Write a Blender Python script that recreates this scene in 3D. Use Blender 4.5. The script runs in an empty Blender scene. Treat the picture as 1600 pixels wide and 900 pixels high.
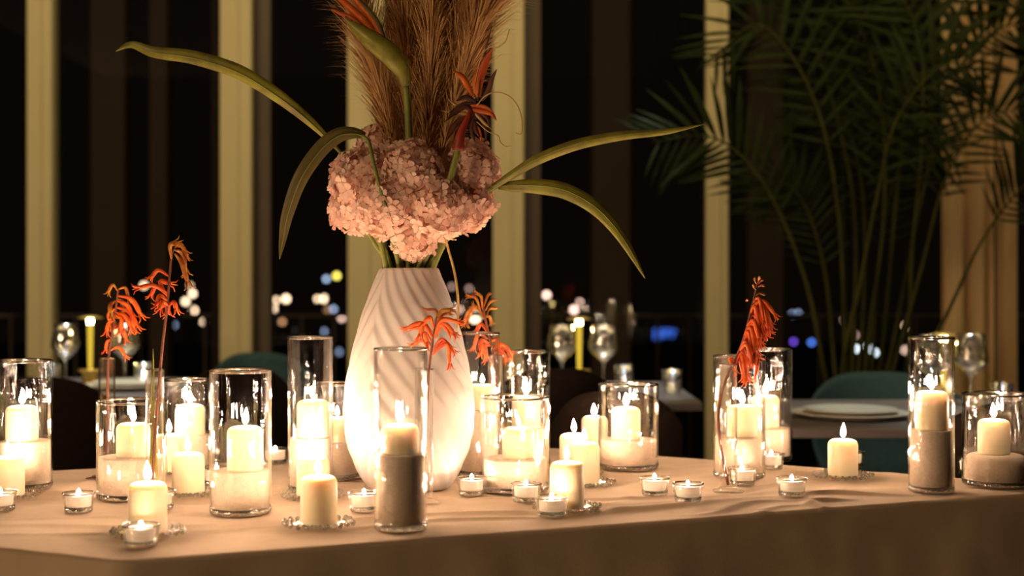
import bpy, math, random
from math import sin, cos, pi, sqrt, radians, exp
from mathutils import Vector, Matrix, Quaternion, noise

rnd = random.Random(7)
SC = bpy.context.scene
COL = SC.collection

# ------------------------------------------------------------------ camera
ZC, F, HX, HY = 1.15, 2222.0, 800.0, 430.0      # eye height, focal length in px of a 1600 px frame, horizon
TABLE_Z = 0.75
cam_d = bpy.data.cameras.new('camera')
cam = bpy.data.objects.new('camera', cam_d); COL.objects.link(cam)
cam.location = (0, 0, ZC); cam.rotation_euler = (pi/2, 0, 0)
cam_d.sensor_width = 36.0; cam_d.lens = F*36.0/1600.0
cam_d.shift_y = (HY-450.0)/1600.0
cam_d.clip_start = 0.05; cam_d.clip_end = 400
cam_d.dof.use_dof = True; cam_d.dof.focus_distance = 2.55; cam_d.dof.aperture_fstop = 2.8
SC.camera = cam

# ------------------------------------------------------------------ world, exposure
w = bpy.data.worlds.new('night'); SC.world = w; w.use_nodes = True
w.node_tree.nodes['Background'].inputs[0].default_value = (0.9, 0.55, 0.35, 1)
w.node_tree.nodes['Background'].inputs[1].default_value = 0.0012
SC.view_settings.view_transform = 'Standard'; SC.view_settings.look = 'None'
SC.view_settings.exposure = 1.6; SC.view_settings.gamma = 1.0
SC.view_settings.use_curve_mapping = False
SC.cycles.transparent_max_bounces = 48
SC.cycles.max_bounces = 10
SC.cycles.sample_clamp_indirect = 6.0
SC.cycles.use_denoising = True

FLAME_RGB = (1.0, 0.66, 0.43)
FLAME_L = 265.0

def area_light(name, loc, target, sx, sy, power, rgb):
    l = bpy.data.lights.new(name, 'AREA'); l.shape = 'RECTANGLE'; l.size = sx; l.size_y = sy
    l.energy = power; l.color = rgb
    o = bpy.data.objects.new(name, l); COL.objects.link(o); o.location = loc
    o.rotation_euler = (Vector(target)-Vector(loc)).to_track_quat('-Z', 'Y').to_euler()
    return o
# added unseen lights: warm wash for the window posts, warm fill behind the camera
area_light('post_wash_fill', (0.0, 4.6, 3.25), (0.0, 7.2, 1.0), 7.0, 0.4, 18, (1.0, 0.72, 0.30))
area_light('camera_side_fill', (-7.1, -4.4, 2.6), (-0.2, 2.4, 0.9), 0.9, 0.9, 95, (1.0, 0.66, 0.36))
def fill_spot(name, x, y, power):
    l = bpy.data.lights.new(name, 'SPOT'); l.energy = power; l.color = (0.85, 0.95, 1.0); l.spot_size = radians(26); l.spot_blend = 0.5; l.shadow_soft_size = 0.05
    o = bpy.data.objects.new(name, l); COL.objects.link(o); o.location = (x, y, 3.3)
    return o
# unseen cool spots, added over the dining tables to whiten plates and glasses
fill_spot('table_fill_spot', -1.50, 5.1, 60); fill_spot('table_fill_spot', 0.24, 5.0, 60); fill_spot('table_fill_spot', 1.30, 4.2, 40)

# ------------------------------------------------------------------ pixel helpers
def P(px, py, d):
    return Vector(((px-HX)/F*d, d, ZC-(py-HY)/F*d))
def T(px, py, z=TABLE_Z):                          # the point of a level surface seen at a pixel
    return P(px, py, (ZC-z)*F/(py-HY))

# ------------------------------------------------------------------ materials
MATS = {}
def nmat(name):
    m = bpy.data.materials.new(name); m.use_nodes = True
    nt = m.node_tree; nt.nodes.clear()
    out = nt.nodes.new('ShaderNodeOutputMaterial')
    return m, nt, out
def coords(nt, scale=(1, 1, 1), kind='Object'):
    tc = nt.nodes.new('ShaderNodeTexCoord'); mp = nt.nodes.new('ShaderNodeMapping')
    mp.inputs['Scale'].default_value = scale
    nt.links.new(tc.outputs[kind], mp.inputs['Vector'])
    return mp.outputs['Vector']
def pmat(name, c1, c2=None, nscale=8.0, stretch=(1, 1, 1), rough=0.6, bump=0.0, bscale=60.0, metal=0.0, sss=0.0,
         sss_r=(1, .6, .35), sss_scale=0.01, trans=0.0, spec=0.5, emit=None, estr=0.0, transl=0.0, ramp=(0.35, 0.65), sheen=0.0):
    if name in MATS: return MATS[name]
    m, nt, out = nmat(name)
    b = nt.nodes.new('ShaderNodeBsdfPrincipled')
    b.inputs['Roughness'].default_value = rough; b.inputs['Metallic'].default_value = metal
    b.inputs['Specular IOR Level'].default_value = spec
    if sheen: b.inputs['Sheen Weight'].default_value = sheen
    c2 = c2 or tuple(x*0.88 for x in c1)
    tex = nt.nodes.new('ShaderNodeTexNoise'); tex.inputs['Scale'].default_value = nscale; tex.inputs['Detail'].default_value = 3
    nt.links.new(coords(nt, stretch), tex.inputs['Vector'])
    rp = nt.nodes.new('ShaderNodeValToRGB')
    rp.color_ramp.elements[0].position = ramp[0]; rp.color_ramp.elements[1].position = ramp[1]
    rp.color_ramp.elements[0].color = (*c1, 1); rp.color_ramp.elements[1].color = (*c2, 1)
    nt.links.new(tex.outputs['Fac'], rp.inputs['Fac'])
    nt.links.new(rp.outputs['Color'], b.inputs['Base Color'])
    if sss:
        b.inputs['Subsurface Weight'].default_value = sss
        b.inputs['Subsurface Radius'].default_value = sss_r
        b.inputs['Subsurface Scale'].default_value = sss_scale
    if trans:
        b.inputs['Transmission Weight'].default_value = trans
    if emit:
        b.inputs['Emission Color'].default_value = (*emit, 1); b.inputs['Emission Strength'].default_value = estr
    if bump:
        t2 = nt.nodes.new('ShaderNodeTexNoise'); t2.inputs['Scale'].default_value = bscale; t2.inputs['Detail'].default_value = 4
        nt.links.new(coords(nt, stretch), t2.inputs['Vector'])
        bp = nt.nodes.new('ShaderNodeBump'); bp.inputs['Strength'].default_value = bump; bp.inputs['Distance'].default_value = 0.004
        nt.links.new(t2.outputs['Fac'], bp.inputs['Height']); nt.links.new(bp.outputs['Normal'], b.inputs['Normal'])
    if transl:
        tr = nt.nodes.new('ShaderNodeBsdfTranslucent'); nt.links.new(rp.outputs['Color'], tr.inputs['Color'])
        mx = nt.nodes.new('ShaderNodeMixShader'); mx.inputs[0].default_value = transl
        nt.links.new(b.outputs[0], mx.inputs[1]); nt.links.new(tr.outputs[0], mx.inputs[2])
        nt.links.new(mx.outputs[0], out.inputs['Surface'])
    else:
        nt.links.new(b.outputs[0], out.inputs['Surface'])
    MATS[name] = m
    return m
def thin_glass(name, base=0.045, gain=0.9, power=4.0, tint=(0.985, 0.985, 0.98), rough=0.03, bump=0.0, scale=(55, 55, 7), strength=0.25):
    """clear thin-walled glass: straight transmission plus a fresnel-weighted reflection on each face"""
    m, nt, out = nmat(name)
    lw = nt.nodes.new('ShaderNodeLayerWeight'); lw.inputs['Blend'].default_value = 0.5
    pw = nt.nodes.new('ShaderNodeMath'); pw.operation = 'POWER'; pw.inputs[1].default_value = power
    nt.links.new(lw.outputs['Facing'], pw.inputs[0])
    ma = nt.nodes.new('ShaderNodeMath'); ma.operation = 'MULTIPLY_ADD'; ma.inputs[1].default_value = gain; ma.inputs[2].default_value = base
    nt.links.new(pw.outputs[0], ma.inputs[0])
    tr = nt.nodes.new('ShaderNodeBsdfTransparent'); tr.inputs[0].default_value = (*tint, 1)
    gl = nt.nodes.new('ShaderNodeBsdfGlossy'); gl.inputs['Roughness'].default_value = rough; gl.inputs[0].default_value = (1, 1, 1, 1)
    if bump:
        t2 = nt.nodes.new('ShaderNodeTexNoise'); t2.inputs['Scale'].default_value = 1.0; t2.inputs['Detail'].default_value = 2
        nt.links.new(coords(nt, scale), t2.inputs['Vector'])
        bp = nt.nodes.new('ShaderNodeBump'); bp.inputs['Strength'].default_value = strength; bp.inputs['Distance'].default_value = bump
        nt.links.new(t2.outputs['Fac'], bp.inputs['Height']); nt.links.new(bp.outputs['Normal'], gl.inputs['Normal'])
    mx = nt.nodes.new('ShaderNodeMixShader')
    nt.links.new(ma.outputs[0], mx.inputs[0]); nt.links.new(tr.outputs[0], mx.inputs[1]); nt.links.new(gl.outputs[0], mx.inputs[2])
    nt.links.new(mx.outputs[0], out.inputs['Surface'])
    MATS[name] = m
    return m
def solid_glass(name, rough=0.02, bump=0.0, bscale=90, shine=0.3):
    m, nt, out = nmat(name)
    g = nt.nodes.new('ShaderNodeBsdfGlass'); g.inputs['Roughness'].default_value = rough; g.inputs['IOR'].default_value = 1.5
    g.inputs['Color'].default_value = (0.97, 0.98, 0.96, 1)
    if bump:
        t2 = nt.nodes.new('ShaderNodeTexNoise'); t2.inputs['Scale'].default_value = bscale
        nt.links.new(coords(nt), t2.inputs['Vector'])
        bp = nt.nodes.new('ShaderNodeBump'); bp.inputs['Strength'].default_value = 0.6; bp.inputs['Distance'].default_value = bump
        nt.links.new(t2.outputs['Fac'], bp.inputs['Height']); nt.links.new(bp.outputs['Normal'], g.inputs['Normal'])
    gl = nt.nodes.new('ShaderNodeBsdfGlossy'); gl.inputs['Roughness'].default_value = 0.06
    if bump: nt.links.new(bp.outputs['Normal'], gl.inputs['Normal'])
    mx = nt.nodes.new('ShaderNodeMixShader'); mx.inputs[0].default_value = shine
    nt.links.new(g.outputs[0], mx.inputs[1]); nt.links.new(gl.outputs[0], mx.inputs[2])
    nt.links.new(mx.outputs[0], out.inputs['Surface'])
    MATS[name] = m
    return m
def emat(name, rgb, strength):
    m, nt, out = nmat(name)
    e = nt.nodes.new('ShaderNodeEmission'); e.inputs[0].default_value = (*rgb, 1); e.inputs[1].default_value = strength
    nt.links.new(e.outputs[0], out.inputs['Surface'])
    MATS[name] = m
    return m

M_CLOTH = pmat('beige_linen', (0.60, 0.455, 0.31), (0.54, 0.40, 0.265), 14, rough=0.92, bump=0.12, bscale=420, spec=0.15, sheen=0.1)
M_CERAMIC = pmat('matt_white_ceramic', (0.57, 0.53, 0.50), (0.54, 0.50, 0.475), 5, rough=0.62, spec=0.3, sss=0.25, sss_scale=0.01)
M_WAX = pmat('ivory_wax', (0.90, 0.80, 0.58), (0.88, 0.77, 0.55), 30, rough=0.45, sss=1.0, sss_r=(1.0, 0.78, 0.50), sss_scale=0.014, spec=0.35)
M_TEAWAX = pmat('white_wax', (0.93, 0.90, 0.84), (0.92, 0.88, 0.82), 40, rough=0.5, transl=0.45, spec=0.3)
M_SAND = pmat('pale_sand', (0.80, 0.67, 0.55), (0.72, 0.59, 0.47), 260, rough=0.95, bump=0.25, bscale=600, spec=0.1)
M_WICK = pmat('charred_wick', (0.03, 0.02, 0.015), rough=0.9)
M_FLAME = emat('candle_flame', FLAME_RGB, FLAME_L)
M_GLASS = thin_glass('clear_vase_glass', base=0.06, gain=0.85, power=3.0, rough=0.012, bump=0.00025, scale=(30, 30, 70), strength=1.0)
M_CUP = thin_glass('clear_cup_glass', base=0.07, rough=0.03, bump=0.0008, scale=(60, 60, 90), strength=1.0)
M_RIM = solid_glass('glass_rim', 0.03, shine=0.4)
M_PUCK = solid_glass('thick_glass_foot', 0.02, 0.008, 90, 0.3)
M_FOOT = thin_glass('clear_foot_glass', base=0.10, gain=0.8, rough=0.04, bump=0.0012, scale=(90, 90, 90), strength=1.0)
M_BEAD = solid_glass('glass_bead', 0.01, shine=0.4)
M_WINE = thin_glass('wine_glass_clear', base=0.28, gain=0.7, power=2.0, rough=0.07, bump=0.006, scale=(45, 45, 30), strength=0.5)
M_PANE = thin_glass('window_glass', base=0.012, gain=0.9, power=5.0, tint=(0.85, 0.85, 0.85), rough=0.0)
M_PETAL = pmat('pink_petal', (0.95, 0.60, 0.47), (0.96, 0.74, 0.62), 60, rough=0.7, transl=0.3, spec=0.2)
M_PETAL2 = pmat('pale_pink_petal', (0.96, 0.77, 0.65), (0.95, 0.64, 0.52), 60, rough=0.7, transl=0.3, spec=0.2)
M_CORE = pmat('hydrangea_core', (0.55, 0.28, 0.20), rough=0.9)
M_STEM = pmat('green_stem', (0.16, 0.20, 0.035), (0.24, 0.26, 0.05), 30, rough=0.5)
M_LEAF = pmat('strap_leaf_green', (0.34, 0.33, 0.035), (0.20, 0.17, 0.03), 9, stretch=(3, 3, 3), rough=0.45, transl=0.2)
M_LEAFD = pmat('drying_leaf', (0.07, 0.05, 0.014), (0.15, 0.12, 0.025), 9, rough=0.5, transl=0.15)
M_PLUME = pmat('pampas_plume', (0.78, 0.52, 0.25), (0.62, 0.40, 0.18), 25, rough=0.85, transl=0.35, spec=0.1)
M_STRAW = pmat('straw', (0.55, 0.36, 0.12), rough=0.7)
M_ORANGE = pmat('orange_sepal', (0.75, 0.17, 0.015), (0.55, 0.08, 0.012), 30, rough=0.5, transl=0.2)
M_PAW = pmat('kangaroo_paw_orange', (0.88, 0.19, 0.02), (0.74, 0.09, 0.015), 45, rough=0.55, transl=0.2)
M_PAWT = pmat('kangaroo_paw_tip', (0.62, 0.28, 0.02), (0.35, 0.07, 0.015), 60, rough=0.55, transl=0.15)
M_PAWS = pmat('red_brown_stem', (0.22, 0.06, 0.03), (0.12, 0.035, 0.02), 40, rough=0.6)
M_REDB = pmat('dark_red_bract', (0.42, 0.045, 0.02), (0.22, 0.03, 0.015), 30, rough=0.5)
M_DARKF = pmat('dark_dry_bract', (0.05, 0.018, 0.012), (0.12, 0.03, 0.015), 40, rough=0.7)
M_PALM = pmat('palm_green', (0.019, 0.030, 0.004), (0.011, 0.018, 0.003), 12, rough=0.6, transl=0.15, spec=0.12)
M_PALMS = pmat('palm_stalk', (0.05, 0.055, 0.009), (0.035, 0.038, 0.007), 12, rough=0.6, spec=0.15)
M_MULL = pmat('cream_mullion_paint', (0.64, 0.59, 0.37), (0.60, 0.55, 0.34), 2, rough=0.5, spec=0.3)
M_MULLD = pmat('bronze_frame_dim_return', (0.07, 0.05, 0.035), rough=0.5)
M_CURT = pmat('beige_curtain', (0.80, 0.60, 0.36), (0.74, 0.55, 0.32), 20, stretch=(1, 1, .05), rough=0.9, transl=0.1)
M_DARK = pmat('dark_brown_fabric', (0.020, 0.012, 0.009), (0.016, 0.010, 0.007), 60, rough=0.95, bump=.1, bscale=300, spec=.1)
M_TEAL = pmat('teal_fabric', (0.055, 0.120, 0.165), (0.045, 0.10, 0.14), 60, rough=0.9, bump=.1, bscale=300, spec=.2)
M_BLACK = pmat('black_metal', (0.015, 0.013, 0.012), rough=0.4)
M_TOP = pmat('greyed_table_top', (0.20, 0.17, 0.16), (0.16, 0.14, 0.13), 5, stretch=(1, 6, 1), rough=0.45)
M_PLATE = pmat('cream_stoneware', (0.70, 0.66, 0.52), (0.66, 0.62, 0.48), 10, rough=0.35)
M_STEEL = pmat('steel', (0.5, 0.48, 0.46), metal=1.0, rough=0.25)
M_BRASS = pmat('brushed_brass', (0.85, 0.58, 0.14), (0.78, 0.5, 0.11), 20, metal=0.6, rough=0.35)
M_LED = emat('lamp_led', (1.0, 0.78, 0.32), 30.0)
M_LIT = emat('led_glow_on_stem', (1.0, 0.66, 0.06), 0.26)  # LED light falling on the stem, put in as its own emission
M_FLOOR = pmat('dark_oak_floor', (0.07, 0.045, 0.03), (0.045, 0.03, 0.02), 6, stretch=(1, 8, 1), rough=0.5)
M_CEIL = pmat('ceiling_paint', (0.35, 0.31, 0.27), rough=0.9)
M_RAIL = pmat('railing_metal', (0.07, 0.055, 0.045), rough=0.5)
M_REFL = pmat('reflected_post', (0.07, 0.045, 0.032), rough=0.7)
M_POT = pmat('dark_planter', (0.05, 0.045, 0.04), rough=0.6)
M_SOIL = pmat('soil', (0.03, 0.02, 0.012), rough=1.0, bump=.4)
M_NIGHT = pmat('dark_ground', (0.02, 0.018, 0.016), rough=0.95)

# ------------------------------------------------------------------ mesh building
class MB:
    def __init__(s): s.v = []; s.f = []; s.m = []
    def add(s, v, f, mi=0):
        o = len(s.v); s.v += [tuple(x) for x in v]; s.f += [tuple(i+o for i in q) for q in f]; s.m += [mi]*len(f)
        return s
    def mesh(s, name, mats, smooth=True):
        me = bpy.data.meshes.new(name); me.from_pydata(s.v, [], s.f)
        for m in (mats if isinstance(mats, (list, tuple)) else [mats]): me.materials.append(m)
        if any(s.m): me.polygons.foreach_set('material_index', s.m)
        if smooth: me.polygons.foreach_set('use_smooth', [True]*len(s.f))
        me.update()
        return me
def lathe(profile, n=32, closed=False):
    """profile: (r, z) from bottom outside round to the end"""
    v, f, rings = [], [], []
    for r, z in profile:
        if r < 1e-6: rings.append([len(v)]); v.append((0, 0, z))
        else:
            rings.append(list(range(len(v), len(v)+n)))
            v += [(r*cos(2*pi*k/n), r*sin(2*pi*k/n), z) for k in range(n)]
    seq = list(zip(rings, rings[1:])) + ([(rings[-1], rings[0])] if closed else [])
    for a, b in seq:
        for k in range(n):
            k2 = (k+1) % n
            if len(a) == 1 and len(b) == 1: continue
            if len(a) == 1: f.append((a[0], b[k2], b[k]))
            elif len(b) == 1: f.append((a[k], a[k2], b[0]))
            else: f.append((a[k], a[k2], b[k2], b[k]))
    return v, f
def box(x0, x1, y0, y1, z0, z1):
    v = [(x, y, z) for z in (z0, z1) for y in (y0, y1) for x in (x0, x1)]
    return v, [(0, 2, 3, 1), (4, 5, 7, 6), (0, 1, 5, 4), (2, 6, 7, 3), (0, 4, 6, 2), (1, 3, 7, 5)]
def rbox(x0, x1, y0, y1, z0, z1, b=0.004):
    """box with chamfered vertical edges and top"""
    pts = [(x0+b, y0), (x1-b, y0), (x1, y0+b), (x1, y1-b), (x1-b, y1), (x0+b, y1), (x0, y1-b), (x0, y0+b)]
    cx, cy = (x0+x1)/2, (y0+y1)/2
    v = []
    for z, s in ((z0, 0), (z1-b, 0), (z1, b)):
        for x, y in pts: v.append((x-math.copysign(s, x-cx), y-math.copysign(s, y-cy), z))
    f = [tuple(reversed(range(8))), tuple(range(16, 24))]
    for r in (0, 8):
        for k in range(8): f.append((r+k, r+(k+1) % 8, r+8+(k+1) % 8, r+8+k))
    return v, f
def smooth_path(pts, n):
    """Catmull-Rom through the given points"""
    pts = [Vector(p) for p in pts]
    q = [2*pts[0]-pts[1]] + pts + [2*pts[-1]-pts[-2]]
    out = []
    m = len(pts)-1
    for i in range(n+1):
        t = i/n*m; k = min(int(t), m-1); u = t-k
        a, b, c, d = q[k], q[k+1], q[k+2], q[k+3]
        out.append(0.5*((2*b)+(c-a)*u+(2*a-5*b+4*c-d)*u*u+(3*b-a-3*c+d)*u**3))
    return out
def frames(path):
    fr = []
    up = None
    for i, p in enumerate(path):
        t = (path[min(i+1, len(path)-1)]-path[max(i-1, 0)]).normalized()
        if up is None:
            up = Vector((0, 1, 0)) if abs(t.y) < 0.9 else Vector((1, 0, 0))
        s = t.cross(up).normalized(); up = s.cross(t).normalized()
        fr.append((p, t, s, up))
    return fr
def tube(path, rad, n=8, cap=True):
    v, f = [], []
    fr = frames(path); L = len(path)
    for i, (p, t, s, u) in enumerate(fr):
        r = rad(i/(L-1)) if callable(rad) else rad
        for k in range(n):
            a = 2*pi*k/n; v.append(p+s*cos(a)*r+u*sin(a)*r)
    for i in range(L-1):
        for k in range(n):
            f.append((i*n+k, i*n+(k+1) % n, (i+1)*n+(k+1) % n, (i+1)*n+k))
    if cap:
        f.append(tuple(reversed(range(n)))); f.append(tuple((L-1)*n+k for k in range(n)))
    return v, f
def blade(path, width, fold=0.25, roll=0.0, thick=0.0009, cols=5):
    """a leaf: a strip along a path with a keeled cross-section and real thickness.
    width(t) in metres, fold = depth of the keel / half width, roll(t) turns the strip about its axis"""
    v, f = [], []
    L = len(path)
    for side in (0, 1):
        for i, p in enumerate(path):
            t = i/(L-1)
            tan = (path[min(i+1, L-1)]-path[max(i-1, 0)]).normalized()
            s = tan.cross(Vector((0, 1, 0)))
            s = s.normalized() if s.length > 1e-4 else Vector((1, 0, 0))
            nrm = s.cross(tan).normalized()
            a = roll(t) if callable(roll) else roll
            s2 = s*cos(a)+nrm*sin(a); n2 = nrm*cos(a)-s*sin(a)
            w_ = width(t)/2
            for k in range(cols):
                c = -1+2*k/(cols-1)
                v.append(p+s2*c*w_+n2*(abs(c)*fold*w_+(thick if side else 0)))
    B = L*cols
    for i in range(L-1):
        for k in range(cols-1):
            a = i*cols+k
            f.append((a, a+1, a+cols+1, a+cols)); f.append((B+a, B+a+cols, B+a+cols+1, B+a+1))
        a = i*cols; f.append((a, a+cols, B+a+cols, B+a))
        a = i*cols+cols-1; f.append((a, B+a, B+a+cols, a+cols))
    f.append(tuple(list(range(cols-1, -1, -1))+[B+k for k in range(cols)])) if False else None
    return v, f

def link(name, data, parent=None, loc=(0, 0, 0), rz=0.0, label=None):
    o = bpy.data.objects.new(name, data); COL.objects.link(o)
    o.location = loc; o.rotation_euler = (0, 0, rz)
    if parent: o.parent = parent
    if label: o['label'] = label
    return o
def tag(o, label, cat, group=None, kind=None):
    o['label'] = label; o['category'] = cat
    if group: o['group'] = group
    if kind: o['kind'] = kind
    return o
def thing(name, label, cat, loc=(0, 0, 0), rz=0.0, group=None):
    o = bpy.data.objects.new(name, None); COL.objects.link(o); o.empty_display_size = 0.05
    o.location = loc; o.rotation_euler = (0, 0, rz)
    return tag(o, label, cat, group)
def struct(name, data, loc=(0, 0, 0), parent=None, label=None):
    o = link(name, data, parent, loc)
    o['kind'] = 'structure'
    if label: o['label'] = label
    return o

# ================================================================== THE SETTING
struct('floor', MB().add(*box(-4.5, 4.5, -2.0, 7.0, -0.06, 0.0)).mesh('floor', M_FLOOR, False), label='dark wooden floor of the dining room')
struct('ceiling', MB().add(*box(-4.5, 4.5, -2.0, 7.0, 3.35, 3.45)).mesh('ceiling', M_CEIL, False), label='plain ceiling above the glazing')
struct('ground', MB().add(*box(-90, 90, 9.0, 190, -8.2, -8.0)).mesh('ground', M_NIGHT, False), label='dark ground outside at night')
struct('balcony_slab', MB().add(*box(-4.5, 4.5, 7.0, 8.6, -0.25, -0.02)).mesh('balcony_slab', M_NIGHT, False), label='dark balcony slab outside the glazing')

WALL_D = 6.8
def wx(px, d=WALL_D): return (px-HX)/F*d
# vertical frame members: (face left px, face right px, dim return left px, dim return right px)
MULL = [(41, 81, 0, 0), (343, 393, 393, 419), (543, 600, 0, 0), (770, 819, 819, 845), (1104, 1139, 0, 0), (-330, -280, 0, 0), (1720, 1760, 0, 0)]
for i, (a, b, c, d_) in enumerate(MULL):
    x0, x1 = wx(a), wx(b)
    m = MB()
    m.add(*rbox(x0, x1, WALL_D, WALL_D+0.05, 0.0, 3.35, 0.006))
    m.add(*box(x0+0.012, x1-0.012, WALL_D+0.05, WALL_D+0.14, 0.0, 3.35))
    t = struct('trim_%d' % (i+1), m.mesh('window_post', M_MULL, False), label='cream painted upright post between window panes')
    # narrow raised bead down the face, seen as a soft line
    link('bead', MB().add(*rbox(x0+(x1-x0)*.55, x0+(x1-x0)*.62, WALL_D-0.006, WALL_D, 0, 3.35, .002)).mesh('bead', M_MULL, False), t)
    if d_:  # dimmer side face of the post, its shade given as dark colour
        link('side_return', MB().add(*box(wx(c)+.001, wx(d_), WALL_D+0.06, WALL_D+0.16, 0, 3.35)).mesh('side_return', M_MULLD, False), t,
             label='dim side of the cream post, its shade put in as dark colour')
edges = sorted([(wx(a), wx(b)) for a, b, _, _ in MULL])
for i in range(len(edges)-1):
    x0, x1 = edges[i][1], edges[i+1][0]
    p = struct('window_%d' % (i+1), MB().add(*box(x0+0.002, x1-0.002, WALL_D+0.075, WALL_D+0.085, 0.09, 3.30)).mesh('pane', M_PANE, False), label='tall dark window pane reaching the floor')
    fm = MB(); fm.add(*box(x0, x1, WALL_D+0.05, WALL_D+0.11, 0.0, 0.09)); fm.add(*box(x0, x1, WALL_D+0.05, WALL_D+0.11, 3.30, 3.35))
    link('window_frame', fm.mesh('window_frame', M_MULLD, False), p)
# uprights added behind the panes in place of post reflections in the glass
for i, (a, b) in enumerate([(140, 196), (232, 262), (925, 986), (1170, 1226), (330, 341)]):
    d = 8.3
    struct('pillar_%d' % (i+1), MB().add(*rbox(wx(a, d), wx(b, d), d, d+0.12, -0.02, 3.4, .01)).mesh('pillar', M_REFL, False), label='dim brown upright standing in for a post reflected in the glass')
rail = thing('balcony_railing', 'thin metal balcony railing outside the dark windows', 'railing', (0, 8.45, -0.02))
zr = ZC-60/F*8.45+0.02
link('handrail', MB().add(*rbox(-4.4, 4.4, -.02, .02, zr-.02, zr, .003)).mesh('handrail', M_RAIL, False), rail)
bal = MB().add(*rbox(-.008, .008, -.008, .008, 0, zr-.02, .001)).mesh('baluster', M_RAIL, False)
for k in range(46): link('baluster', bal, rail, (-4.32+k*.192, 0, 0))

# curtain at the end of the glazing
cu = thing('curtain', 'beige floor length curtain hanging in soft folds behind the palm', 'curtain', (wx(1532, 6.55), 6.55, 0.02))
def curtain_mesh(px0, px1, ph):
    x0, x1 = wx(px0, 6.55), wx(px1, 6.55); xc = wx(1532, 6.55)
    v, f = [], []; n = 60; zs = [0, .4, .8, 1.2, 1.6, 2.0, 2.4, 2.8, 3.2]
    for side in (0, 1):
        for z in zs:
            for k in range(n+1):
                t = k/n; x = x0+(x1-x0)*t
                y = .035*sin(t*pi*2*(x1-x0)/.095+ph)+.012*sin(t*31+z*.5)+(0.004 if side else 0)
                v.append((x-xc, y, z))
    B = len(zs)*(n+1)
    for r in range(len(zs)-1):
        for k in range(n):
            a = r*(n+1)+k
            f.append((a, a+1, a+n+2, a+n+1)); f.append((B+a, B+a+n+1, B+a+n+2, B+a+1))
        a = r*(n+1); f.append((a, a+n+1, B+a+n+1, B+a))
        a = r*(n+1)+n; f.append((a, B+a, B+a+n+1, a+n+1))
    return v, f
link('panel', MB().add(*curtain_mesh(1474, 1553, .4)).mesh('curtain_panel', M_CURT), cu)
link('panel', MB().add(*curtain_mesh(1561, 1590, 1.0)).mesh('curtain_panel', M_CURT), cu)
link('rod', MB().add(*box(-.25, .22, -.012, .012, 3.2, 3.225)).mesh('curtain_rod', M_BLACK, False), cu)

# ================================================================== THE CANDLE TABLE
# what stands on the cloth: foot pixel, kind or levels, where it stands
VS = [
 (38, 762, 'mid', 688, 634, 34, 'behind the candle at the table end', 'medium tall'),
 (206, 777, 'short', 713, 661, 208, 'behind the tube of green stems', 'wide low'),
 (292, 735, 'small', 679, 632, 297, 'behind two low candles', 'small'),
 (376, 801, 'mid', 734, 666, 383, 'near the hem by the slim tubes', 'medium tall'),
 (485, 766, 'tall', 683, 625, 489, 'beside the white ribbed vase', 'tall slim'),
 (523, 747, 'small', 690, 652, 527, 'half hidden by the white ribbed vase', 'small'),
 (626, 826, 'tall', 708, 663, 625, 'in front of the white ribbed vase', 'tall slim'),
 (748, 742, 'tall', 640, 601, 754, 'close behind the white ribbed vase', 'tall slim'),
 (805, 766, 'short', 715, 668, 810, 'behind the row of three tealights', 'wide low'),
 (822, 726, 'mid', 668, 618, 822, 'behind the wide vase and three tealights', 'medium tall'),
 (982, 731, 'short', 686, 636, 978, 'at the far corner of the cloth', 'wide low'),
 (1155, 745, 'mid', 682, 633, 1160, 'behind the drooping orange flower stem', 'medium tall'),
 (1200, 718, 'mid', 668, 618, 1196, 'at the far hem behind another vase', 'medium tall'),
 (1455, 767, 'tall', 671, 611, 1456, 'beside the vase of domed sand', 'tall slim'),
]
PC = [
 (12, 776, 713, 'near the table end beside a glass vase'),
 (231, 834, 753, 'behind the tealight at the front corner'),
 (294, 771, 707, 'between the slim tube and the medium tall vase'),
 (264, 738, 678, 'peeking out beside the wide low vase'),
 (489, 776, 713, 'between the tall slim vase and another candle'),
 (498, 820, 743, 'beside a tealight before the white vase'),
 (897, 742, 677, 'second from the front in the row of four'),
 (913, 756, 691, 'overlapped by its neighbours in the row of four'),
 (886, 795, 721, 'heading the row of four beside a tealight'),
 (929, 709, 650, 'last of the row of four by the vase'),
 (1317, 745, 686, 'alone near the far hem before the teal chair'),
]
TL = [
 (220, 853, 'at the front corner of the table'),
 (123, 799, 'alone before the wide low vase'),
 (1, 797, 'beside the low candle at the table end'),
 (569, 798, 'between a dish candle and the tall front vase'),
 (737, 773, 'next to the white vase before a wide vase'),
 (822, 783, 'between two others before the wide vase'),
 (862, 806, 'near the hem before the row of four candles'),
 (1023, 773, 'of a pair, on the white vase side'),
 (1075, 783, 'of a pair, on the drooping flower side'),
 (1160, 757, 'behind the slim tube with the drooping orange stem'),
 (1205, 732, 'under the vase at the far hem'),
 (1237, 774, 'alone near the hem past the drooping stem'),
 (1330, 729, 'peeking out behind the lone dish candle'),
 (430, 724, 'far back between the medium and the tall slim vase'),
 (1517, 741, 'hidden behind the domed sand vase'),
 (338, 757, 'behind the medium tall vase at the front'),
 (249, 795, 'close behind the front corner pillar candle'),
]
STANDS = [(T(a[0], a[1]), {'tall': .042, 'mid': .0515, 'short': .0625, 'small': .048}[a[2]]) for a in VS]+[(T(1556, 757), .0625)]
STANDS += [(T(a[0], a[1]), .058) for a in PC]+[(T(a[0], a[1]), .026) for a in TL]+[(T(639, 760), .085)]
STANDS += [(T(x, y), .031) for x, y in ((167, 745), (242, 788), (662, 786), (775, 733), (1138, 768))]
VASE_FOOT = T(639, 760)
A0 = Vector((-.552, 2.011)); A1 = Vector((1.094, 2.690)); A2 = Vector((.09, 3.317)); A3 = Vector((-1.3, 2.80)); A4 = Vector((-1.3, 2.37))
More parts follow.
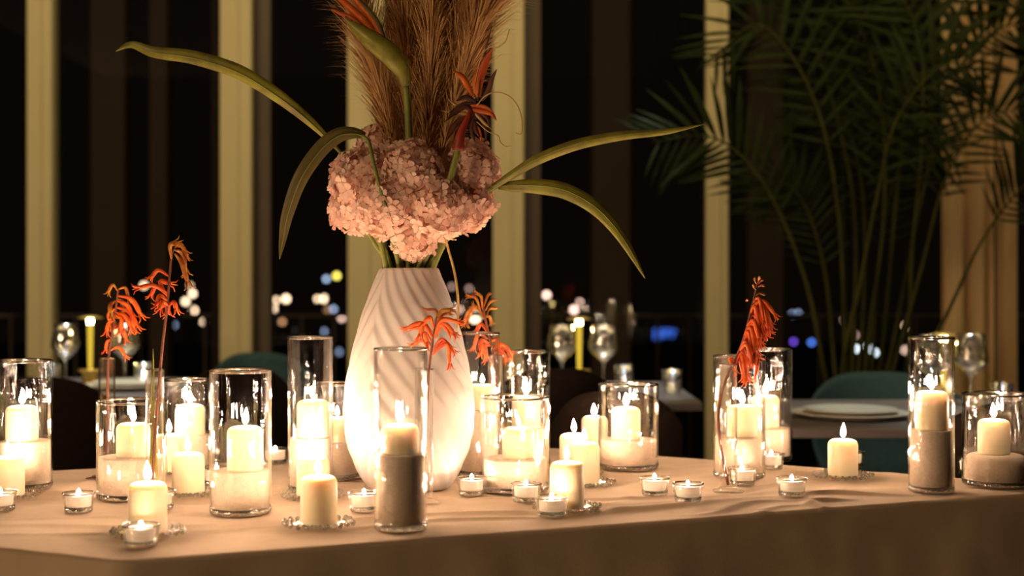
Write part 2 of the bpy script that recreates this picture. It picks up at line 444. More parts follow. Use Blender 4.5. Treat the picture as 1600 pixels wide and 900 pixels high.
def rounded(poly, rads, seg=10, step=.011):
    out = []; n = len(poly)
    arcs = []
    for i in range(n):
        p, a, b = poly[i], poly[i-1], poly[(i+1) % n]; r = rads[i]
        u, w_ = (a-p).normalized(), (b-p).normalized()
        arcs.append([(1-s)**2*(p+u*r)+2*s*(1-s)*p+s*s*(p+w_*r) for s in [k/seg for k in range(seg+1)]])
    for i in range(n):
        out += arcs[i]
        a, b = arcs[i][-1], arcs[(i+1) % n][0]
        m = max(1, int((b-a).length/step))
        out += [a+(b-a)*(k/m) for k in range(1, m)]
    return out
OUT = rounded([A0, A1, A2, A3, A4], [.022, .05, .05, .08, .08])
CEN = sum(OUT, Vector((0, 0)))/len(OUT)
UDIR = (A1-A0).normalized(); NDIR = Vector((-UDIR.y, UDIR.x))
creases = []
for k in range(26):
    c = Vector((rnd.uniform(-.9, .95), rnd.uniform(2.1, 3.2)))
    a = math.atan2(UDIR.y, UDIR.x)+rnd.uniform(-.35, .35)
    creases.append((c, Vector((cos(a), sin(a))), rnd.uniform(.08, .30), rnd.uniform(.006, .015), rnd.uniform(.0015, .0042)))
# a few deliberate folds: near the front hem, by the pillar candle at the narrow end
for px, py, a, L, s, h in [(1318, 772, .25, .10, .010, .008), (1295, 785, 1.2, .05, .012, .009), (1010, 790, .35, .22, .012, .006), (800, 800, .3, .25, .012, .006), (960, 775, .1, .15, .010, .005), (1040, 742, .5, .18, .010, .005), (700, 815, .45, .2, .010, .005), (1240, 757, .6, .15, .009, .005), (1160, 790, .5, .10, .010, .006), (110, 820, .2, .2, .012, .004),
                           (1180, 775, .4, .22, .012, .003), (1090, 728, .3, .2, .01, .0025), (300, 797, .5, .12, .006, .003)]:
    q = T(px, py); creases.append((Vector((q.x, q.y)), Vector((cos(a), sin(a))), L, s, h))
def cloth_z(x, y):
    z = 0.0; p = Vector((x, y))
    for c, u, L, s, h in creases:
        d = p-c; a = d.dot(u)/L
        if abs(a) > 2.2: continue
        b = (d.x*-u.y+d.y*u.x+.03*sin(a*2+c.x*9))/s
        if abs(b) < 3: z += h*exp(-a*a)*exp(-b*b)
    if z > 1e-5:                                   # the cloth lies flat under what stands on it
        for q, r in STANDS:
            dd = ((x-q.x)**2+(y-q.y)**2)/(r*1.15)**2
            if dd < 4: z *= 1-exp(-dd**3*.9)
    return z + .0008*noise.noise(Vector((x*7, y*7, 1)))
def cloth_mesh():
    v, f = [], []; n = len(OUT); rows = []
    TOPZ = TABLE_Z-.0025
    nr = 130
    v.append((CEN.x, CEN.y, TOPZ)); c0 = 0
    nrm = []
    for i in range(n):
        t = (OUT[(i+1) % n]-OUT[i-1]).normalized(); nrm.append(Vector((t.y, -t.x)))
    for r in range(1, nr+1):
        s = (r/nr)
        row = []
        for i in range(n):
            p = CEN+(OUT[i]-CEN)*s
            row.append(len(v)); v.append((p.x, p.y, TOPZ+cloth_z(p.x, p.y)))
        rows.append(row)
    R = .010
    arc = [0]
    for i in range(n): arc.append(arc[-1]+(OUT[(i+1) % n]-OUT[i]).length)
    def fold(i, dep):
        a = arc[i]
        g = .5*sin(a*9+1.1)+.35*sin(a*21+2+.6*sin(a*3))+.3*noise.noise(Vector((a*5, dep*2.2, 4)))
        d0 = (OUT[i]-A0).length
        return g*.022*min(1, dep/.35)+.05*exp(-(d0/.10)**2)*min(1, dep/.3)
    for k in range(1, 6):
        a = k/5*pi/2; row = []
        for i in range(n):
            p = OUT[i]+nrm[i]*R*sin(a)
            e = cloth_z(OUT[i].x, OUT[i].y)
            row.append(len(v)); v.append((p.x, p.y, TOPZ-R*(1-cos(a))+e))
        rows.append(row)
    for k in range(1, 25):
        dep = k/24*.66; row = []
        for i in range(n):
            p = OUT[i]+nrm[i]*(R+.012*min(1, dep/.2)+fold(i, dep)+.004*noise.noise(Vector((arc[i]*13, dep*11, 9))))
            row.append(len(v)); v.append((p.x, p.y, TOPZ-R-dep))
        rows.append(row)
    for i in range(n): f.append((c0, rows[0][i], rows[0][(i+1) % n]))
    for a, b in zip(rows, rows[1:]):
        for i in range(n):
            j = (i+1) % n; f.append((a[i], b[i], b[j], a[j]))
    return v, f
tag(link('tablecloth', MB().add(*cloth_mesh()).mesh('tablecloth', M_CLOTH)), 'creased beige linen tablecloth covering the candle table and hanging down its sides', 'tablecloth')
tb = thing('banquet_table', 'long banquet table hidden under the beige cloth', 'table', (CEN.x, CEN.y, 0))
inner = [CEN+(p-CEN)*.985 for p in OUT]; ni = len(inner)
v = [(p.x-CEN.x, p.y-CEN.y, z) for z in (.705, .742) for p in inner]
link('table_top', MB().add(v, [tuple(reversed(range(ni))), tuple(range(ni, 2*ni))]+[(k, (k+1) % ni, ni+(k+1) % ni, ni+k) for k in range(ni)]).mesh('table_top', M_TOP, False), tb)
leg = MB().add(*rbox(-.025, .025, -.025, .025, 0, .705)).mesh('table_leg', M_BLACK, False)
for q in (A0, A1, A2, A3, A4):
    q2 = CEN+(q-CEN)*.85; link('leg', leg, tb, (q2.x-CEN.x, q2.y-CEN.y, 0))

# ------------------------------------------------------------------ candles, flames
FL = MB().add(*lathe([(0, 0), (.0032, .002), (.0058, .006), (.0064, .010), (.0054, .016), (.0034, .022), (.0014, .0275), (0, .031)], 10)).mesh('flame', M_FLAME)
FLS = MB().add(*lathe([(0, 0), (.003, .0015), (.0045, .004), (.0042, .0075), (.0024, .012), (0, .016)], 10)).mesh('small_flame', M_FLAME)
WK = MB().add(*tube([Vector((0, 0, -.003)), Vector((.0003, 0, .004)), Vector((.0012, 0, .009))], .0009, 6)).mesh('wick', M_WICK)
def add_flame(parent, z, small=False, size=1.0):
    wk = link('wick', WK, parent, (0, 0, z))
    fl = link('flame', FLS if small else FL, parent, (.0006, 0, z+(.002 if small else .0055)))
    fl.rotation_euler = (rnd.uniform(-.06, .06), rnd.uniform(-.08, .08), rnd.uniform(0, 6))
    s = rnd.uniform(.78, .95)*(.85 if small else 1)*size; fl.scale = (s, s, rnd.uniform(.75, .95)*(.8 if small else 1)*size)
def pillar_candle(loc, r, h, label, group, name='pillar_candle', size=1.0):
    t = thing(name, label, 'candle', loc, rnd.uniform(0, 6), group)
    pr = [(0, 0), (r*.97, 0), (r, .003), (r*1.0, h-.013), (r*.99, h-.0095), (r*.95, h-.006), (r*.87, h-.003), (r*.72, h-.001), (r*.5, h), (r*.3, h-.0005), (0, h-.002)]
    link('wax_body', MB().add(*lathe(pr, 40)).mesh('wax_body', M_WAX), t)
    add_flame(t, h-.002, False, size)
    return t
# ------------------------------------------------------------------ cylinder vases with sand and a candle
VASE = {}
def wavy_wall(R, th, b, H, seed, n=168, k1=21, k2=27, A=.00019):
    """hand-drawn glass cylinder: both faces run in shallow, slightly broken flutes"""
    v, f = [], []; m = max(30, int((H-b)/.0034))
    for face in (0, 1):
        for j in range(m+1):
            z = b+(H-b)*j/m; q = z if not face else b+H-z
            for i in range(n):
                a = 2*pi*i/n; kk = k2 if face else k1
                e = min(1, (H-q)/.012, (q-b)/.012+.3)
                w_ = sin(kk*a+seed+1.3*face+2.2*sin(q*13+seed))+.5*sin((kk+6)*a-seed*2+q*25)
                dz = sin(q*430+3*sin(a*5+seed)+face)*.28+sin(q*190+4*sin(a*3+seed*2))*.55
                r = R-(th if face else 0)+A*e*(w_*.75+dz*1.0)
                v.append((r*cos(a), r*sin(a), q))
    rows = 2*(m+1)
    for j in range(rows):
        j2 = (j+1) % rows
        for i in range(n):
            i2 = (i+1) % n; f.append((j*n+i, j*n+i2, j2*n+i2, j2*n+i))
    return v, f
def vase_meshes(kind):
    if kind in VASE: return VASE[kind]
    R, H = {'tall': (.042, .284), 'mid': (.0515, .239), 'short': (.0625, .173), 'small': (.048, .186)}[kind]
    th, b = .0028, .011
    wall = MB().add(*wavy_wall(R, th, b, H, len(VASE)*1.7)).mesh('glass_wall', M_GLASS)
    base = MB().add(*lathe([(0, 0.001), (R*.8, .001), (R*.86, 0), (R-.003, 0), (R-.0006, .002), (R, .005), (R, b), (0, b)], 64)).mesh('glass_foot', M_PUCK)
    mr = .0021
    v, f = lathe([(R-th/2+mr*cos(2*pi*k/10), H+mr*sin(2*pi*k/10)) for k in range(10)], 64, True)
    rim = MB().add(v, f).mesh('rim', M_RIM)
    VASE[kind] = (R, H, th, b, wall, base, rim)
    return VASE[kind]
def candle_vase(px, py, kind, sand_py, top_py, cpx, where, look, mound=False, cr=.030):
    R, H, th, b, wall, base, rim = vase_meshes(kind)
    o = T(px, py); d = o.y
    t = thing('cylinder_vase', '%s clear glass cylinder vase %s' % (look, where), 'vase', o, rnd.uniform(0, 6), 'glass cylinder vases on the table')
    link('wall', wall, t); link('base', base, t); link('rim', rim, t)
    zs = ZC-(sand_py-HY)/F*d                    # sand level where it meets the glass
    zt = ZC-(top_py-HY)/F*d                     # candle top
    ri = R-th-.0013; h = zs-TABLE_Z-b
    if mound: pr = [(0, 0), (ri, 0), (ri, h*.55), (ri*.97, h*.78), (ri*.90, h*.92), (ri*.80, h*.985), (ri*.5, h), (0, h)]
    else: pr = [(0, 0), (ri, 0), (ri, h*.5), (ri, h-.002), (ri*.985, h-.0005), (ri*.6, h), (0, h)]
    s = link('sand_fill', MB().add(*lathe(pr, 48)).mesh('sand_fill', M_SAND), None, (o.x, o.y, TABLE_Z+b))
    tag(s, 'pale sand inside the %s glass vase %s' % (look, where), 'sand', 'sand in the glass vases', 'stuff')
    cx = max(-1, min(1, (cpx-px)/F*d/(R-th-cr-.002)))*(R-th-cr-.002)
    pillar_candle((o.x+cx, o.y, zs+.0003), cr, zt-zs, 'lit ivory candle inside the %s glass vase %s' % (look, where), 'candles inside the glass vases', 'vase_candle',
                  .70 if (o-VASE_FOOT).length < .24 else 1.0)     # flames shrunk to throw less light on the ceramic vase
for a in VS: candle_vase(*a)
candle_vase(1556, 757, 'short', 709, 655, 1553, 'with its sand heaped in a dome', 'wide low', True)

# ------------------------------------------------------------------ low pillar candles on beaded glass dishes
dish_v, dish_f = lathe([(0, 0), (.030, 0), (.040, .0015), (.047, .004), (.0475, .0052), (.040, .0036), (.030, .003), (0, .003)], 40)
DISH = MB().add(dish_v, dish_f).mesh('glass_dish', M_FOOT)
bm = MB(); sv, sf = lathe([(0, -1), (.6, -.8), (.95, -.3), (.95, .3), (.6, .8), (0, 1)], 7)
for k in range(24):
    a = 2*pi*k/24
    for rr, zz, q in ((.0485, .0050, .0034), (.0555+.0022*sin(6*a), .0044+.0010*sin(6*a+1), .0042)):
        a2 = a+(.13 if rr > .05 else 0)
        bm.add([(rr*cos(a2)+x*q, rr*sin(a2)+y*q, zz+z*q) for x, y, z in sv], sf)
BEADS = bm.mesh('bead_rim', M_BEAD)
for px, py, top, where in PC:
    o = T(px, py)
    t = thing('beaded_dish', 'beaded glass dish under the candle %s' % where, 'candle dish', o, rnd.uniform(0, 6), 'beaded glass candle dishes')
    link('dish', DISH, t)
    br = link('bead_rim', BEADS, t); br['kind'] = 'stuff'
    zt = ZC-(top-HY)/F*o.y
    pillar_candle((o.x, o.y, TABLE_Z+.0034), .0295, zt-TABLE_Z-.0034, 'lit ivory pillar candle on a dish %s' % where, 'pillar candles on beaded dishes')

# ------------------------------------------------------------------ tealights in glass cups
CUP_W = MB().add(*lathe([(.0240, .009), (.0257, .018), (.0280, .031), (.0264, .031), (.0243, .018), (.0228, .009)], 40, True)).mesh('cup_wall', M_CUP)
CUP_B = MB().add(*lathe([(0, .0008), (.018, .0008), (.020, 0), (.0225, 0), (.0236, .002), (.0240, .009), (0, .009)], 40)).mesh('cup_base', M_PUCK)
CUP_R = MB().add(*lathe([(.0271+.0015*cos(2*pi*k/8), .031+.0015*sin(2*pi*k/8)) for k in range(8)], 40, True)).mesh('cup_rim', M_RIM)
TEA_B = MB().add(*lathe([(0, 0), (.0200, 0), (.0206, .002), (.0212, .0175), (.0205, .0185), (.019, .0175), (.016, .017), (0, .0165)], 36)).mesh('tealight_wax', M_TEAWAX)
for px, py, where in TL:
    o = T(px, py)
    t = thing('tealight_cup', 'small clear glass tealight cup %s' % where, 'tealight holder', o, rnd.uniform(0, 6), 'tealight cups on the table')
    link('wall', CUP_W, t); link('base', CUP_B, t); link('rim', CUP_R, t)
    c = thing('tealight', 'lit white tealight in the cup %s' % where, 'tealight', (o.x, o.y, TABLE_Z+.0092), rnd.uniform(0, 6), 'tealights in glass cups')
    link('wax_body', TEA_B, c); add_flame(c, .0165, True)

# ================================================================== WHITE RIBBED VASE
VO = T(639, 760); DV = VO.y; PXM = DV/F
def V(px, py, off=0.0): return P(px, py, DV+off)
prof = [(763, 62), (758, 66), (745, 74), (730, 82), (700, 94), (670, 100.5), (640, 102), (610, 100), (580, 95), (550, 88.5), (520, 81), (490, 72.5), (460, 62), (440, 54), (428, 49), (421, 46.2), (419.5, 45)]
def vase_r(py):
    for (y0, r0), (y1, r1) in zip(prof, prof[1:]):
        if y1 <= py <= y0:
            k = (y0-py)/(y0-y1); return r0+(r1-r0)*k
    return prof[-1][1]
def ribbed_vase():
    v, f = [], []; n, m = 360, 150
    zb = TABLE_Z
    for i in range(m+1):
        py = 760-(760-420)*i/m
        r0 = (vase_r(py-6)+vase_r(py)*2+vase_r(py+6 if py < 754 else py))/4*PXM if 424 < py < 752 else vase_r(py)*PXM
        z = TABLE_Z+(760-py)*PXM
        ridge = -2.35+.0012*(py-420)                         # the angle where the chevrons meet
        fade = min(1, (760-py)/25)
        for k in range(n):
            a = -pi+2*pi*k/n
            da = (a-ridge+pi) % (2*pi)-pi
            ph = abs(da)*20/(2*pi)+(z-TABLE_Z)*19.0
            s = ph % 1.0
            saw = (s/.64 if s < .64 else (1-s)/.36); saw = saw*saw*(3-2*saw)-.5
            r = r0+saw*.0029*fade*(.4+.6*r0/(.12))
            v.append((r*cos(a), r*sin(a), z-TABLE_Z))
    for i in range(m):
        for k in range(n):
            f.append((i*n+k, i*n+(k+1) % n, (i+1)*n+(k+1) % n, (i+1)*n+k))
    f.append(tuple(reversed(range(n))))
    top = m*n; rt = vase_r(420)*PXM; zt = (760-420)*PXM
    for (r, z) in ((rt-.0015, zt+.0015), (rt-.0045, zt+.0012), (rt-.006, zt-.002), (rt-.004, zt-.03), (rt+.01, zt-.12)):
        base = len(v); v += [(r*cos(-pi+2*pi*k/n), r*sin(-pi+2*pi*k/n), z) for k in range(n)]
        f += [(top+k, top+(k+1) % n, base+(k+1) % n, base+k) for k in range(n)]; top = base
    f.append(tuple(top+k for k in range(n)))
    return v, f
tag(link('ceramic_vase', MB().add(*ribbed_vase()).mesh('ceramic_vase', M_CERAMIC), None, (VO.x, VO.y, TABLE_Z)), 'large matt white ceramic vase with slanting ribs meeting in a chevron', 'vase')

# ------------------------------------------------------------------ hydrangea heads
def floret_mesh(seed, mat):
    r_ = random.Random(seed); m = MB(); R = .0132
    for k in range(4):
        a0 = k*pi/2+r_.uniform(-.12, .12); cup = r_.uniform(.15, .5); sz = R*r_.uniform(.9, 1.12); wd = r_.uniform(.85, 1.05)
        v = []
        for (u, ws) in ((.08, (0,)), (.45, (-.40, 0, .40)), (.80, (-.50, 0, .50)), (1.0, (-.22, 0, .22))):
            for w_ in ws:
                rad, lat = u*sz, w_*sz*wd*1.05
                z = cup*sz*(u*u*.7)+.25*sz*abs(w_)*u-.12*sz*(u > .9)
                v.append((rad*cos(a0)-lat*sin(a0), rad*sin(a0)+lat*cos(a0), z))
        m.add(v, [(0, 1, 2), (0, 2, 3), (1, 4, 5, 2), (2, 5, 6, 3), (4, 7, 8, 5), (5, 8, 9, 6)])
    m.add([(x*.0016, y*.0016, .0008+z*.0014) for x, y, z in ((1, 0, 0), (0, 1, 0), (-1, 0, 0), (0, -1, 0), (0, 0, 1))], [(0, 1, 4), (1, 2, 4), (2, 3, 4), (3, 0, 4)])
    return m.mesh('floret', mat)
FLOR = [floret_mesh(i, M_PETAL if i % 2 else M_PETAL2) for i in range(8)]
HEADS = [ # px, py, r px, depth offset, words
 (566, 283, 50, -.010, 'broad pale pink hydrangea head under the folded drooping leaf'),
 (642, 268, 45, -.055, 'rounded pale pink hydrangea head in front of the pampas plumes'),
 (733, 268, 47, .005, 'pale pink hydrangea head under the spiky orange flower'),
 (592, 232, 35, .055, 'shaded pink hydrangea head tucked behind the folded leaf stalk'),
 (604, 322, 46, -.070, 'pale pink hydrangea head low in front over the vase'),
 (684, 325, 47, -.065, 'pink hydrangea head low in front beside the bent green stem'),
 (646, 372, 33, -.035, 'small pink hydrangea head resting on the vase mouth'),
 (556, 322, 40, .010, 'pink hydrangea head hanging lowest on the side of the drooping leaf'),
 (728, 318, 42, -.005, 'pink hydrangea head on the side of the two arching leaves'),
 (660, 300, 50, .040, 'pink hydrangea head buried in the middle of the bunch'),
]
HC = [(V(x, y, o), r*PXM) for x, y, r, o, _ in HEADS]
for hi, ((c, R), (px, py, rp, off, words)) in enumerate(zip(HC, HEADS)):
    root = Vector((VO.x+(px-640)*.00022, VO.y+rnd.uniform(-.01, .02), TABLE_Z+.34))
    t = thing('hydrangea', words, 'flower', root, 0, 'pink hydrangeas in the white vase')
    mouth = Vector((VO.x+max(-.036, min(.036, (px-640)*.00045)), VO.y+max(-.03, min(.03, off*.5)), TABLE_Z+.415))
    pth = smooth_path([root, mouth, (mouth+c)/2+Vector((0, 0, -.008)), c], 16)
    link('stem', MB().add(*tube([p-root for p in pth], .0042, 8)).mesh('stem', M_STEM), t)
    core = MB().add(*lathe([(0, -R*.86)]+[(R*.86*sin(pi*k/8), -R*.86*cos(pi*k/8)) for k in range(1, 8)]+[(0, R*.86)], 16)).mesh('core', M_CORE)
    link('core', core, t, c-root)
    N = int(4*pi*R*R/.00026)
    for k in range(N):
        z = 1-2*(k+.5)/N; a = k*2.399963+hi
        dirn = Vector((sqrt(1-z*z)*cos(a), sqrt(1-z*z)*sin(a), z))
        p = c+dirn*R*rnd.uniform(.84, 1.08)
        if any(j != hi and (p-c2).length < r2*.84 for j, (c2, r2) in enumerate(HC)): continue
        if dirn.y > .72: continue
        dn = (dirn+Vector((rnd.uniform(-.4, .4), rnd.uniform(-.4, .4), rnd.uniform(-.4, .4)))).normalized()
        o = link('floret', FLOR[rnd.randrange(8)], t, p-root)
        o.rotation_mode = 'QUATERNION'
        o.rotation_quaternion = dn.to_track_quat('Z', 'Y') @ Quaternion((0, 0, 1), rnd.uniform(0, 6.28))
        s = rnd.uniform(.78, 1.2); o.scale = (s, s, s)

# ------------------------------------------------------------------ pampas plumes
MOUTH = Vector((VO.x, VO.y+.015, TABLE_Z+.36))
PAMPAS = [ # path px, max half width px, depth, words
 ([(628, 330), (612, 220), (590, 120), (562, 10), (540, -90)], 40, .035, 'tan pampas plume leaning out behind the pointed green flower bract'),
 ([(640, 330), (640, 220), (635, 110), (630, -20), (622, -140)], 40, .055, 'upright tan pampas plume beside the leaning one'),
 ([(655, 330), (668, 220), (672, 100), (678, -30), (682, -150)], 42, .030, 'tallest tan pampas plume in the middle of the bunch'),
 ([(662, 330), (690, 230), (708, 110), (728, 0), (750, -110)], 40, .060, 'tan pampas plume behind the spiky orange flower'),
 ([(668, 330), (705, 190), (735, 80), (762, 5), (790, -70)], 36, .020, 'light tan pampas plume fanning out over the thin curling tendrils'),
]
for pi_, (pp, hw, off, words) in enumerate(PAMPAS):
    t = thing('pampas_grass', words, 'dried grass', MOUTH, 0, 'pampas plumes in the white vase')
    pts = [MOUTH]+[V(x, y, off) for x, y in pp]
    pth = smooth_path(pts, 40)
    link('stem', MB().add(*tube([p-MOUTH for p in pth], lambda s: .0026*(1-.7*s), 6)).mesh('stem', M_STRAW), t)
    m = MB(); r_ = random.Random(50+pi_)
    for k in range(2600):
        s = r_.uniform(.30, 1.0) if pi_ != 1 else r_.uniform(.34, 1.0)
        i = s*40; i0 = min(39, int(i)); u = i-i0
        p = pth[i0].lerp(pth[i0+1], u); tan = (pth[i0+1]-pth[i0]).normalized()
        a = r_.uniform(0, 2*pi)
        sd = tan.cross(Vector((0, 1, 0))).normalized(); up = sd.cross(tan)
        out = sd*cos(a)+up*sin(a)
        env = min(1, (s-.24)/.25)*min(1, (1.08-s)/.3)
        L = hw*PXM*env*r_.uniform(.7, 1.5)+.012
        spread = r_.uniform(.25, .85)
        q0 = p; q1 = p+tan*L*.55+out*L*spread*.55; q2 = p+tan*L*1.15+out*L*spread+Vector((0, 0, -.10*L)); q3 = q2+tan*L*.35+out*L*spread*.55+Vector((0, 0, -.28*L))
        wv = (tan.cross(out)+out*.3).normalized()*r_.uniform(.0006, .0012)
        m.add([x-MOUTH for x in (q0-wv, q0+wv, q1-wv*1.1, q1+wv*1.1, q2-wv*.8, q2+wv*.8, q3)], [(0, 1, 3, 2), (2, 3, 5, 4), (4, 5, 6)])
    pl = link('plume', m.mesh('plume', M_PLUME), t); pl['kind'] = 'stuff'

# ------------------------------------------------------------------ strap leaves
def leaf_thing(name, words, pts, width, mat, stem_pts=None, fold=.3, roll=0.0, stem_r=.0035):
    root = Vector((VO.x, VO.y, TABLE_Z+.36))
    t = thing(name, words, 'leaf', root, 0)
    pth = smooth_path(pts, 44)
    if stem_pts:
        sp = smooth_path(stem_pts, 24)
        link('stem', MB().add(*tube([p-root for p in sp], stem_r, 8)).mesh('stem', M_STEM), t)
    bl = link('blade', MB().add(*blade([p-root for p in pth], width, fold, roll)).mesh('blade', mat), t)
    rib = smooth_path([p for p in pts], 30)
    link('midrib', MB().add(*tube([p-root+Vector((0, -.0006, 0)) for p in rib], lambda s: .0012*(1-.8*s)+.0002, 5)).mesh('midrib', M_STEM), bl)
    return t
def wprof(wmax, peak=.5, base=.25):
    return lambda s: PXM*wmax*((base+(1-base)*sin(min(1, s/peak)*pi/2)) if s < peak else max(.03, cos((s-peak)/(1-peak)*pi/2)**.8))
R0 = Vector((VO.x, VO.y, TABLE_Z+.36))
leaf_thing('strap_leaf', 'long green strap leaf rising outward with a curled brown tip', [V(514, 219, -.02), V(480, 187, -.03), V(430, 148, -.05), V(370, 112, -.06), V(300, 90, -.06), V(240, 82, -.055), V(205, 70, -.045), V(181, 80, -.05)],
           wprof(23, .42, .35), M_LEAF, [R0, V(626, 405, .0), V(590, 330, .02), V(548, 258, .0), V(512, 217, -.02)], .35, .25)
leaf_thing('strap_leaf', 'dark green leaf folded over its bent stalk and drooping to a brown tip', [V(570, 213, -.075), V(552, 209, -.09), V(528, 213, -.10), V(500, 236, -.105), V(470, 280, -.11), V(450, 335, -.105), V(442, 375, -.10), V(437, 405, -.10)],
           wprof(25, .4, .45), M_LEAFD, [R0, V(622, 400, -.02), V(612, 350, -.10), V(596, 303, -.125), V(584, 255, -.11), V(576, 222, -.085), V(566, 212, -.078)], .3, .4)
leaf_thing('strap_leaf', 'slender rolled green leaf spearing straight outward over the arching one', [V(768, 293, -.03), V(800, 272, -.05), V(840, 248, -.065), V(900, 225, -.08), V(970, 211, -.09), V(1040, 205, -.095), V(1101, 194, -.10)],
           wprof(17, .45, .5), M_LEAF, [R0, V(668, 400, -.01), V(710, 340, -.01), V(768, 293, -.03)], .8, .1, .004)
leaf_thing('strap_leaf', 'green leaf arching outward and down with a browning edge', [V(778, 291, -.02), V(800, 290, -.04), V(840, 290, -.06), V(885, 298, -.075), V(930, 323, -.085), V(965, 360, -.09), V(990, 400, -.09), V(1008, 435, -.09)],
           wprof(25, .38, .35), M_LEAF, [R0, V(664, 400, .0), V(715, 330, .0), V(778, 291, -.02)], .35, .2)
# bare stems in the vase mouth
for px, words, top in [(603, 'thick green stem at the vase mouth below the hanging hydrangea', (588, 352)), (626, 'yellow green cut stem standing in the vase mouth', (612, 370)), (678, 'slanting dark green stem at the vase mouth', (706, 355))]:
    m0 = Vector((VO.x+(px-640)*PXM*.7, VO.y-.015, TABLE_Z+.35))
    t = link('cut_stem', MB().add(*tube(smooth_path([m0, V(px, 416, -.025), V(*top, -.03)], 14), .0052, 8)).mesh('cut_stem', M_STEM))
    tag(t, words, 'stem')

# ------------------------------------------------------------------ bird of paradise flowers
def spear(path_pts, wmax, mat, name, parent, root, fold=.6, roll=.3, peak=.35):
    pth = smooth_path(path_pts, 18)
    return link(name, MB().add(*blade([p-root for p in pth], wprof(wmax, peak, .35), fold, roll, .0012)).mesh(name, mat), parent)
b1 = thing('bird_of_paradise', 'bird of paradise flower with a pointed green bract and orange sepals aimed outward', 'flower', R0)
link('stem', MB().add(*tube([p-R0 for p in smooth_path([R0, V(642, 380, -.01), V(641, 280, -.02), V(638, 190, -.03), V(634, 130, -.04)], 24)], lambda s: .0055+.002*sin(s*3), 10)).mesh('stem', M_STEM), b1)
pth = smooth_path([V(634, 135, -.04), V(628, 108, -.045), V(608, 84, -.05), V(580, 62, -.05), V(555, 42, -.05), V(536, 26, -.05)], 26)
bv, bf = tube([p-R0 for p in pth], lambda s: PXM*(7+10*sin(min(1, s/.4)*pi/2) if s < .4 else 17*max(.05, cos((s-.4)/.6*pi/2))), 12)
link('bract', MB().add(bv, bf).mesh('bract', M_LEAF), b1)
for pp, wd, mt in [([(592, 62), (565, 30), (535, 2), (515, -20)], 12, M_ORANGE), ([(598, 58), (575, 22), (552, -6), (538, -40)], 11, M_ORANGE), ([(575, 52), (550, 30), (530, 20), (517, 14)], 8, M_ORANGE),
                   ([(603, 66), (585, 30), (560, 0), (548, -30)], 9, M_LEAFD), ([(568, 50), (548, 32), (528, 14), (522, 4)], 6, M_DARKF)]:
    spear([V(x, y, -.052-.004*k) for k, (x, y) in enumerate(pp)], wd, mt, 'sepal', b1, R0)
b2 = thing('bird_of_paradise', 'withered bird of paradise flower with one upright orange sepal and dark spiky bracts', 'flower', R0)
sg = MB().add(*tube([p-R0 for p in smooth_path([R0, V(668, 390, -.03), V(690, 320, -.075), V(706, 270, -.09), V(718, 225, -.08)], 20)], .0058, 10))
link('stem', sg.mesh('stem', M_STEM), b2)
pth = smooth_path([V(716, 235, -.08), V(719, 215, -.08), V(724, 198, -.075), V(736, 172, -.065)], 14)
bv, bf = tube([p-R0 for p in pth], lambda s: PXM*(6.5*(1-s)+3), 10)
link('bract', MB().add(bv, bf).mesh('bract', M_REDB), b2)
for pp, wd, mt in [([(748, 152), (746, 128), (757, 98), (770, 76)], 17, M_ORANGE), ([(752, 158), (762, 140), (768, 122), (776, 108)], 9, M_DARKF), ([(738, 150), (728, 130), (720, 118), (708, 111)], 10, M_ORANGE),
                   ([(735, 170), (752, 172), (768, 177), (776, 188)], 9, M_ORANGE), ([(735, 165), (756, 168), (772, 176)], 7, M_ORANGE), ([(738, 172), (755, 190), (768, 202)], 5, M_STRAW),
                   ([(736, 175), (715, 165), (700, 155)], 5, M_STRAW), ([(734, 178), (712, 176), (690, 173)], 4, M_STRAW), ([(732, 180), (714, 190), (704, 206), (696, 222)], 9, M_DARKF),
                   ([(740, 182), (742, 200), (750, 215)], 8, M_DARKF), ([(728, 190), (715, 205), (708, 225)], 10, M_DARKF), ([(744, 160), (728, 152), (712, 158)], 8, M_DARKF), ([(742, 168), (762, 185), (765, 205)], 6, M_DARKF),
                   ([(746, 158), (750, 120), (760, 70), (768, 40)], 4, M_DARKF), ([(742, 178), (726, 168), (708, 178), (696, 190)], 9, M_DARKF), ([(744, 172), (730, 184), (722, 204), (706, 232)], 11, M_DARKF), ([(746, 176), (738, 196), (742, 222)], 10, M_DARKF), ([(746, 172), (758, 196), (760, 222)], 8, M_DARKF), ([(742, 162), (722, 164), (700, 178)], 6, M_DARKF), ([(740, 186), (724, 196), (712, 212)], 12, M_DARKF), ([(740, 195), (748, 205), (752, 222)], 6, M_ORANGE)]:
    spear([V(x, y, -.065-.006*k) for k, (x, y) in enumerate(pp)], wd, mt, 'sepal', b2, R0, .5, rnd.uniform(-.5, .5))
# curling dry tendrils
for words, pts in [('thin pale tendril hanging from the flowers beside the vase neck', [(690, 350), (700, 388), (710, 425), (715, 460), (716, 490), (713, 515)]),
                   ('fine straw curl arching out from the spiky orange flower', [(745, 165), (758, 150), (776, 144), (795, 150), (808, 164), (815, 184), (815, 208), (806, 208)]),
                   ('short straw curl above the upright orange sepal', [(740, 140), (752, 90), (764, 74), (778, 74), (790, 64), (796, 46)]),
                   ('tiny straw hook below the arching curl', [(745, 190), (762, 205), (778, 212), (782, 222), (790, 229), (799, 228)])]:
    tag(link('dry_tendril', MB().add(*tube(smooth_path([V(x, y, -.07-.004*k) for k, (x, y) in enumerate(pts)], 40), .0010 if 'pale' not in words else .0022, 6)).mesh('dry_tendril', M_STRAW)), words, 'tendril')

